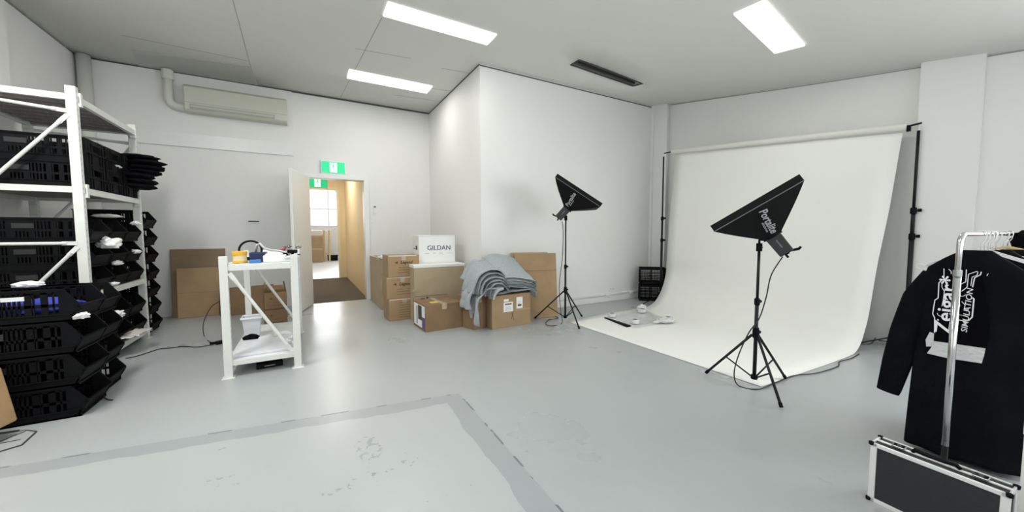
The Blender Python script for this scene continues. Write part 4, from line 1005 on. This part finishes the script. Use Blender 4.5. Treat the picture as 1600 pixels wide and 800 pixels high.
obj('crossbar_end', MB().tube([ra-o_+Vector((0, -.03, 0)), ra-o_+Vector((0, .17, .002))], .010, 10), BLKM, bd)
obj('end_bracket', MB().box(-.012, .012, -.014, .014, -.05, .012), BLK, bd, loc=rb-o_+Vector((0, -.012, 0)))
backdrop_stand('black backdrop stand at the right edge of the white paper, close to the wall', 5.345, 1.215, 2.27, (1.16, 1.42), [(-.22, .30), (.04, -.30), (-.28, -.24)])
backdrop_stand('left black backdrop stand, in front of the black crates in the corner', 5.30, 4.155, 2.545, (1.08, 1.45), [(-.50, -.02), (.25, -.25), (.22, .2)])
# folded black crates in the corner
def corner_crate(k):
    t = thing('folding_crate', ('lower', 'upper')[k] + ' black vented crate of the pair in the corner behind the backdrop', 'crate', (5.37, 4.40, .004+k*.30), RAD(-45), 'black crates in the corner')
    w_, d_, h_ = .21, .13, .285; b = MB()
    b.box(-w_, w_, -d_, d_, 0, .012)
    for (ax) in ('x', 'y'):
        for s in (-1, 1):
            n_ = 9 if ax == 'x' else 5; ln = w_ if ax == 'x' else d_; of = d_ if ax == 'x' else w_
            def R_(u0, u1, z0, z1, e=0):
                lo, hi = sorted((s*of, s*(of-.012))); lo -= e; hi += e
                if ax == 'x': b.box(u0, u1, lo, hi, z0, z1)
                else: b.box(lo, hi, u0, u1, z0, z1)
            for i in range(n_+1):
                u = -ln + 2*ln*i/n_; wd = .018 if i in (0, n_, n_//2) else .008; R_(u-wd/2, u+wd/2, 0, h_)
            for i, z in enumerate((0, .06, .12, .18, h_-.035)): R_(-ln, ln, z, z+(.03 if i in (0, 4) else .011), .002)
    obj('crate_body', b, BLK, t)
    obj('crate_rim', MB().box(-w_-.008, w_+.008, -d_-.008, -d_+.004, h_-.018, h_-.002).box(-w_-.008, w_+.008, d_-.004, d_+.008, h_-.018, h_-.002), BLK, t)
    return t
corner_crate(0); corner_crate(1)
# clear sheet with weights on the paper
q4 = [on_z(x, y, .006) for x, y in ((945, 497), (990, 513), (1052, 503), (1003, 483))]
cc = sum(q4, Vector())/4
t = thing('plastic_sheet', 'clear plastic sheet with a black edge strip lying on the white backdrop paper', 'plastic sheet', (cc.x, cc.y, 0))
NN = 14; b = MB()
for i in range(NN+1):
    for j in range(NN+1):
        p = q4[0].lerp(q4[1], i/NN).lerp(q4[3].lerp(q4[2], i/NN), j/NN); e = min(i, j, NN-i, NN-j)
        p.z = .012 + .012*abs(noise.noise(Vector((p.x*5, p.y*5, 3)))) ; b.v.append(p-Vector((cc.x, cc.y, 0)))
b.f = [(i*(NN+1)+j, i*(NN+1)+j+1, (i+1)*(NN+1)+j+1, (i+1)*(NN+1)+j) for i in range(NN) for j in range(NN)]
obj('film', b, CLEAR, t, smooth=True, solid=.001)
a_, b2 = q4[0]-Vector((cc.x, cc.y, 0)), q4[1]-Vector((cc.x, cc.y, 0))
a_ = a_.lerp(b2, .0); obj('black_edge_strip', MB().hexa([a_+Vector((-.01, 0, 0)), b2.lerp(a_, .12)+Vector((-.05, 0, 0)), b2.lerp(a_, .12)+Vector((.02, 0, 0)), a_+Vector((.015, 0, 0)), a_+Vector((-.01, 0, .012)), b2.lerp(a_, .12)+Vector((-.05, 0, .02)), b2.lerp(a_, .12)+Vector((.02, 0, .02)), a_+Vector((.015, 0, .012))]), BLK, t)
for i, (x, y, lab) in enumerate(((956, 494, 'white tape roll at the left corner of the plastic sheet'), (992, 504, 'white tape roll at the near corner of the plastic sheet'), (1003, 487, 'white tape roll at the far corner of the plastic sheet'), (1044, 500, 'white tape roll at the right corner of the plastic sheet'))):
    p = on_z(x, y, .03); tt = thing('tape_roll', lab, 'tape roll', (p.x, p.y, .026), group='tape rolls on the backdrop paper')
    obj('roll_body', MB().lathe([(.028, .048), (.028, 0), (.055, 0), (.055, .048), (.028, .048)], 24), mat('translucent_white', (.74, .75, .74), .3), tt, smooth=False)
    obj('roll_core', MB().lathe([(.030, .044), (.030, .004), (.026, .004), (.026, .044)], 20), mat('core_grey', (.25, .25, .25), .6), tt)
cloth_lump('plastic_wrap', tuple(on_z(1002, 484, .024)), .07, .05, .05, 81, mat('translucent_white', (.74, .75, .74), .3), 'peaked crumpled clear plastic at the far corner of the plastic sheet', 'wrapping', amp=.55)
cloth_lump('plastic_wrap', tuple(on_z(1040, 503, .02)), .14, .09, .03, 82, mat('translucent_white', (.74, .75, .74), .3), 'low crumpled clear plastic at the right corner of the plastic sheet', 'wrapping', amp=.55)

# floor hatch outline at the bottom left
t = thing('floor_grate', 'dark outlined metal floor hatch at the bottom left corner of the picture', 'floor hatch', (-1.62, 3.2, 0))
q = [Z(-60, 690, .001), Z(40, 673, .001), Z(57, 675, .001), Z(34, 696, .001), Z(-20, 712, .001)]
b = MB()
q = [p-t.location for p in q]
b.add([p for p in q]+[p+Vector((0, 0, .003)) for p in q], [(4, 3, 2, 1, 0), (5, 6, 7, 8, 9)]+[(i, (i+1) % 5, 5+(i+1) % 5, 5+i) for i in range(5)])
obj('hatch_plate', b, mat('hatch_grey', (.40, .425, .43), .4), t)
b = MB()
for i in range(5): b.bar(q[i]+Vector((0, 0, .003)), q[(i+1) % 5]+Vector((0, 0, .003)), .008, .004)
for (x0, y0, x1, y1) in ((0, 690, 40, 674), (0, 693, 32, 687), (-10, 678, 30, 672)): b.bar(Z(x0, y0, .004)-t.location, Z(x1, y1, .004)-t.location, .008, .004)
obj('hatch_lines', b, DARKFIT, t)

# ------------------------------------------------------------------ clothes rail
RA = Vector((2.70, .455, 0)); RB = Vector((3.62, .36, 0)); RZ = 1.19
rd = (RB-RA).normalized(); rn = Vector((-rd.y, rd.x, 0))
rl = thing('clothes_rail', 'chrome clothes rail with rounded corner at the right of the picture', 'clothes rail', RA)
L_ = (RB-RA).length
def bend(s0, s1, z): pass
pts = [(0, 0, .62), (0, 0, RZ-.05)] + [rd*(.05*(1-cos(a))) + Vector((0, 0, RZ-.05+.05*sin(a))) for a in [pi/2*i/6 for i in range(1, 7)]] + [rd*(L_-.05)+Vector((0, 0, RZ))] + [rd*(L_-.05+.05*sin(a)) + Vector((0, 0, RZ-.05*(1-cos(a)))) for a in [pi/2*i/6 for i in range(1, 7)]] + [rd*L_+Vector((0, 0, .62))]
obj('top_frame', MB().tube(pts, .0105, 16), CHROME, rl, smooth=True)
for s in (0, L_):
    p = rd*s
    o = obj('upright', MB().tube([p+Vector((0, 0, .155)), p+Vector((0, 0, 1.0))], .0135, 16), CHROME, rl, smooth=True)
    obj('sleeve', MB().tube([p+Vector((0, 0, .99)), p+Vector((0, 0, 1.02))], .0155, 16), CHROME, o)
    obj('rivet', MB().tube([p+Vector((-.014, -.002, .185)), p+Vector((-.018, -.002, .185))], .005, 10), DARKFIT, o)
    obj('foot_tube', MB().tube([p+rn*-.02+Vector((0, 0, .02)), p+rn*.27+Vector((0, 0, .02))], .0135, 12), BLKM, rl)
    obj('lower_leg', MB().tube([p+Vector((0, 0, .02)), p+Vector((0, 0, .17))], .0115, 12), BLKM, rl)
# garments: local frame x = right (seen from the camera), z = up, origin under the rail
def hanger(label, s, white=True, wood=False, wdt=.182, turn=0.):
    p = RA + rd*s
    tz = math.atan2(-1, .15) + turn
    t = thing('coat_hanger', label, 'coat hanger', (p.x, p.y, RZ), tz, 'hangers on the chrome rail')
    r = .0026; h = .0
    hook = [(.016*cos(a), 0, .0+.016*sin(a)) for a in [pi*(-.15+i*.115) for i in range(11)]]
    hook = hook[::-1]; obj('hook', MB().tube([(-.015, 0, -.002), *[(-.0155*cos(a), 0, .0155*sin(a)) for a in [pi*i/10 for i in range(0, 11)]], (.012, 0, -.028), (0, 0, -.05), (0, 0, -.085)], r, 8), CHROME if wood else WHITE, t, smooth=True)
    if wood:
        obj('shoulder_bar', MB().tube([(-wdt, .0, -.155), (-wdt*.5, 0, -.105), (0, 0, -.078), (wdt*.5, 0, -.105), (wdt, 0, -.155)], [.010, .013, .014, .013, .010], 12), WOOD, t, smooth=True)
    else:
        pts = [(0, 0, -.080), (-wdt*.93, 0, -.155), (-wdt, 0, -.170), (-wdt*1.13, 0, -.163), (-wdt*1.17, 0, -.180), (-wdt*1.1, 0, -.192), (0, 0, -.205), (wdt*1.1, 0, -.192), (wdt*1.17, 0, -.180), (wdt*1.13, 0, -.163), (wdt, 0, -.170), (wdt*.93, 0, -.155), (0, 0, -.080)]
        obj('shoulder_wire', MB().tube(pts, r*1.1, 8), WHITE, t, smooth=False)
    return t, tz
def garment(name, label, s, rows, sleeves, seed, thick=.05, turn=0., zoff=0., cat='jacket', m=BCLOTH, soff=0.):
    p = RA + rd*s
    tz = math.atan2(-1, .15) + turn
    t = thing(name, label, cat, (p.x, p.y, 0), tz, None)
    NC = 40; b = MB(); NR = 46
    rows = sorted(rows, key=lambda r: -r[0])
    z_top, z_bot = rows[0][0], rows[-1][0]
    for i in range(NR+1):
        z = z_top + (z_bot-z_top)*(i/NR)
        for k in range(len(rows)-1):
            if rows[k][0] >= z >= rows[k+1][0]:
                f = (rows[k][0]-z)/max(1e-6, rows[k][0]-rows[k+1][0]); l = rows[k][1]+(rows[k+1][1]-rows[k][1])*f; r = rows[k][2]+(rows[k+1][2]-rows[k][2])*f; th = rows[k][3]+(rows[k+1][3]-rows[k][3])*f
        cx = (l+r)/2+soff; hw = (r-l)/2
        for j in range(NC):
            a = 2*pi*j/NC; ca, sa = cos(a), sin(a)
            x = cx + hw*math.copysign(abs(ca)**.75, ca); y = th*math.copysign(abs(sa)**.8, sa)
            fold = (.010*sin(x*42+seed+z*3) + .018*noise.noise(Vector((x*9, seed*3.1, z*3.2))))*min(1, (z_top-z)*2.2)
            y += fold*(1 if abs(sa) > .15 else .3)
            b.v.append(Vector((x, y, z+zoff)))
    b.f = [(i*NC+j, i*NC+(j+1) % NC, (i+1)*NC+(j+1) % NC, (i+1)*NC+j) for i in range(NR) for j in range(NC)] + [tuple(range(NC)), tuple(NR*NC+j for j in range(NC-1, -1, -1))]
    obj('garment_body', b, m, t, smooth=True)
    for sl in sleeves:
        pts = [Vector((x+soff, y, z+zoff)) for x, y, z, w in sl]; ws = [w for *_, w in sl]
        bb = MB(); n = 18; K = 24
        for i in range(K+1):
            f = i/K*(len(pts)-1); a0 = min(int(f), len(pts)-2); f -= a0
            p_ = pts[a0].lerp(pts[a0+1], f); w = ws[a0]+(ws[a0+1]-ws[a0])*f; d = (pts[a0+1]-pts[a0]).normalized(); side = Vector((d.z, 0, -d.x)).normalized()
            if side.x < 0: side = -side
            for j in range(n):
                a = 2*pi*j/n; q_ = p_ + side*w*cos(a) + Vector((0, w*.5*sin(a), 0)); q_.y += .008*noise.noise(q_*14+Vector((seed, 0, 0))); bb.v.append(q_)
        bb.f = [(i*n+j, i*n+(j+1) % n, (i+1)*n+(j+1) % n, (i+1)*n+j) for i in range(K) for j in range(n)] + [tuple(range(n)), tuple(K*n+j for j in range(n-1, -1, -1))]
        obj('sleeve', bb, m, t, smooth=True)
    return t
JR = [(1.108, -.055, .035, .016), (1.075, -.105, .07, .030), (1.01, -.175, .14, .040), (.90, -.185, .165, .052), (.70, -.195, .170, .062), (.43, -.205, .175, .068), (.24, -.212, .180, .072), (.03, -.218, .185, .078)]
SL = [(-.150, 0, .98, .040), (-.195, 0, .85, .062), (-.235, 0, .65, .064), (-.262, -.005, .47, .060), (-.286, -.01, .31, .050), (-.292, -.01, .282, .047)]
SLR = [(.13, 0, .98, .04), (.16, -.02, .82, .055), (.165, -.03, .62, .055), (.165, -.04, .42, .05)]
S1 = .255
jk = garment('printed_jacket', 'long black jacket with white circuit print hanging nearest on the chrome rail', S1, JR, [SL], 1.)
hanger('white plastic hanger holding the printed black jacket', S1, turn=.0)
fy = -.070
def jp(x, y):    # pixel -> local coordinates in the jacket's plane
    inv = jk_inv; d = inv.to_3x3() @ ray(x, y); o = inv @ Vector((0, 0, EYE)); t_ = (fy-o.y)/d.y; return o+d*t_
jk_inv = (Matrix.Translation(jk.location) @ Euler((0, 0, jk.rotation_euler[2])).to_matrix().to_4x4()).inverted()
# which side faces the camera?
if (jk_inv @ Vector((0, 0, EYE))).y > 0: fy = .070
S_ = -1 if fy < 0 else 1
def jprism(poly, th=.004, lift=0.):
    b = MB(); P = [jp(x, y) for x, y in poly]; P = [Vector((p.x, fy+S_*lift, p.z)) for p in P]; n = len(P)
    b.add(P+[p+Vector((0, S_*th, 0)) for p in P], [tuple(range(n)), tuple(range(2*n-1, n-1, -1))]+[(i, (i+1) % n, n+(i+1) % n, n+i) for i in range(n)]); return b
ox, oy, sc = 1440, 405, 120/565.     # print laid out from the enlarged view of the photo
G = lambda pts: [(ox+x*sc, oy+y*sc) for x, y in pts]
obj('back_patch', jprism(G([(165, 60), (440, 88), (500, 480), (478, 652), (90, 600), (75, 400)]), .004), mat('matte_black_print', (.003, .003, .004), .95, spec=.05), jk)
def stroke(b, pts, w=5.5):
    P = [jp(*g) for g in G(pts)]; k = w*sc*1.0
    px = (jp(1500, 470)-jp(1501, 470)).length
    for a, c in zip(P, P[1:]):
        a = Vector((a.x, fy+S_*.0055, a.z)); c = Vector((c.x, fy+S_*.0055, c.z)); b.bar(a, c, k*px, .002, up=(0, 1, 0))
b = MB()
for pts, w in (([(165, 68), (165, 140)], 7), ([(200, 72), (218, 90), (218, 108)], 6), ([(152, 152), (128, 172), (122, 285), (98, 300), (82, 400), (96, 430), (96, 540)], 8), ([(150, 180), (150, 205), (168, 235), (160, 300), (150, 345)], 6),
               ([(330, 75), (325, 165), (285, 185)], 7), ([(410, 88), (345, 110), (335, 205), (295, 235)], 7), ([(440, 92), (432, 115), (390, 135), (375, 205)], 9), ([(415, 92), (408, 118), (372, 130), (362, 195)], 6),
               ([(270, 268), (305, 272), (330, 258)], 6), ([(372, 282), (385, 290), (372, 425), (345, 450)], 11), ([(250, 405), (305, 412)], 5), ([(245, 440), (300, 450), (345, 450)], 8), ([(295, 310), (320, 335), (312, 375), (335, 380)], 6),
               ([(115, 395), (122, 410), (140, 420)], 5), ([(290, 80), (300, 90)], 9), ([(100, 470), (110, 485)], 5), ([(120, 440), (122, 450)], 12), ([(480, 122), (490, 105)], 5)):
    b = MB(); stroke(b, pts, w); obj('circuit_print', b, INKW, jk)
def jtext(s, x, y, x2, y2, size, **k):
    a, c = jp(*G([(x, y)])[0]), jp(*G([(x2, y2)])[0]); a.y = c.y = fy+S_*.0065; xd = (c-a)
    yd = Vector((0, S_, 0)).cross(xd)
    return text(s, size, INKW, jk, frame((a+c)/2, xd, yd), **k)
jtext('Zeigar*', 158, 552, 212, 118, .080, offset=.0012, sx=1.24)
jtext('SIMULATION', 312, 545, 362, 205, .028, offset=.0002, shear=.15, sx=1.38, name='small_lettering')
jtext('\u00b0', 290, 575, 292, 560, .04, name='degree_mark') if 0 else None
b = jprism(G([(85, 600), (470, 655), (448, 765), (200, 728), (130, 712), (40, 690), (70, 650)]), .006, .001)
obj('white_hem_label', b, mat('white_satin', (.56, .57, .58), .7, bump=.8, bscale=50), jk, label='white fabric strip below the print')
obj('white_tab', jprism(G([(60, 535), (92, 545), (88, 600), (70, 640), (35, 640), (30, 590)]), .006, .001), MATS['white_satin'], jk, label='white torn tab')
# further garments along the rail
def row_shift(rows, dx, sc_=1.): return [(z, (l+dx)*sc_, (r+dx)*sc_, th) for z, l, r, th in rows]
garment('black_coat', 'plain long black coat hanging behind the printed jacket', S1+.13, row_shift(JR, .03), [SLR], 5.)
hanger('second white plastic hanger from the pole, holding the plain black coat', S1+.13, turn=.05)
garment('black_coat', 'third black garment along the chrome rail', S1+.27, row_shift(JR, .05), [], 8.)
hanger('third white plastic hanger from the pole', S1+.20, turn=.03); 
hanger('fourth white plastic hanger from the pole, beside the wooden one', S1+.30, turn=-.04)
hanger('pale wooden hanger with a metal hook on the chrome rail', S1+.36, wood=True, turn=.0)
garment('black_hoodie', 'black garment with a raised hood at the far end of the chrome rail', S1+.46, [(1.21, .02, .10, .03), (1.16, -.02, .14, .05)] + row_shift(JR, .05), [], 11.)
for i in range(3):
    hanger('empty white hanger crowded just behind the printed jacket, %s from the pole' % ('first', 'second', 'third')[i], S1+.045+.05*i, turn=.05*(-1)**i)

# ------------------------------------------------------------------ aluminium case
ca = Vector((2.165, .578, 0)); cb = Vector((2.150, .205, 0)); cd = (cb-ca).normalized(); W = (cb-ca).length; H_ = .268; D_ = .10
cs = thing('aluminium_case', 'black flight case with aluminium edges standing in front of the chrome rail', 'flight case', ca, math.atan2(cd.y, cd.x))
# local: x along the face (left to right seen from the camera), y = depth away from the camera
obj('case_body', MB().box(.006, W-.006, .004, D_-.004, .006, H_-.006), CASEB, cs, bevel=.003)
e = .018; b = MB()
for (x0, x1, z0, z1) in ((0, W, H_-e, H_), (0, W, 0, e), (0, e*1.2, 0, H_), (W-e*1.2, W, 0, H_)):
    for (y0, y1) in ((-.001, .006), (D_-.006, D_+.001)): b.box(x0, x1, y0, y1, z0, z1)
for x0, x1 in ((-.001, .006), (W-.006, W+.001)):
    for z0, z1 in ((0, e), (H_-e, H_)): b.box(x0, x1, 0, D_, z0, z1)
    for y0, y1 in ((0, e), (D_-e, D_)): b.box(x0, x1, y0, y1, 0, H_)
for y0, y1 in ((0, .006), (D_-.007, D_), (.045, .049), (.053, .057)): b.box(0, W, y0, y1, H_-.006, H_+.001)
obj('edge_profile', b, ALU, cs, bevel=.002, label='bright aluminium edges')
for x in (.002, W-.002):
    for z in (.009, H_-.004):
        for y in (.002, D_-.002): obj('corner_cap', MB().lathe([(.004, -.010), (.009, -.007), (.010, .005), (.004, .008)], 10, Matrix.Translation((x, y, z))), BLK, cs, smooth=True)
for x in (.075, W-.075):
    l = obj('latch', MB().box(x-.02, x+.02, .035, .070, H_, H_+.008), CHROME, cs, bevel=.003); obj('latch_lock', MB().lathe([(.007, 0), (.006, .004)], 12, Matrix.Translation((x, .052, H_+.008))), DARKFIT, l)
hm = W/2-.005
obj('handle', MB().tube([(hm-.065, .05, H_+.004), (hm-.055, .045, H_+.018), (hm-.03, .030, H_+.020), (hm+.03, .030, H_+.020), (hm+.055, .045, H_+.018), (hm+.065, .05, H_+.004)], [.007, .008, .009, .009, .008, .007], 12), BLK, cs, smooth=True)
obj('side_stud', MB().tube([(-.012, .05, .17), (0, .05, .17)], .008, 10), BLK, cs)
# white board at the right picture edge
t = thing('white_board', 'white foam board standing at the right edge of the picture behind the case', 'board', (2.46, -.02, 0))
p = Z(1589, 780, .12); 
obj('board_sheet', MB().box(-.008, .008, -.35, .235, 0, .50), CWHITE, t, bevel=.002)
obj('edge_tape', MB().box(-.010, .010, .220, .237, .40, .46), CLEARB, t)
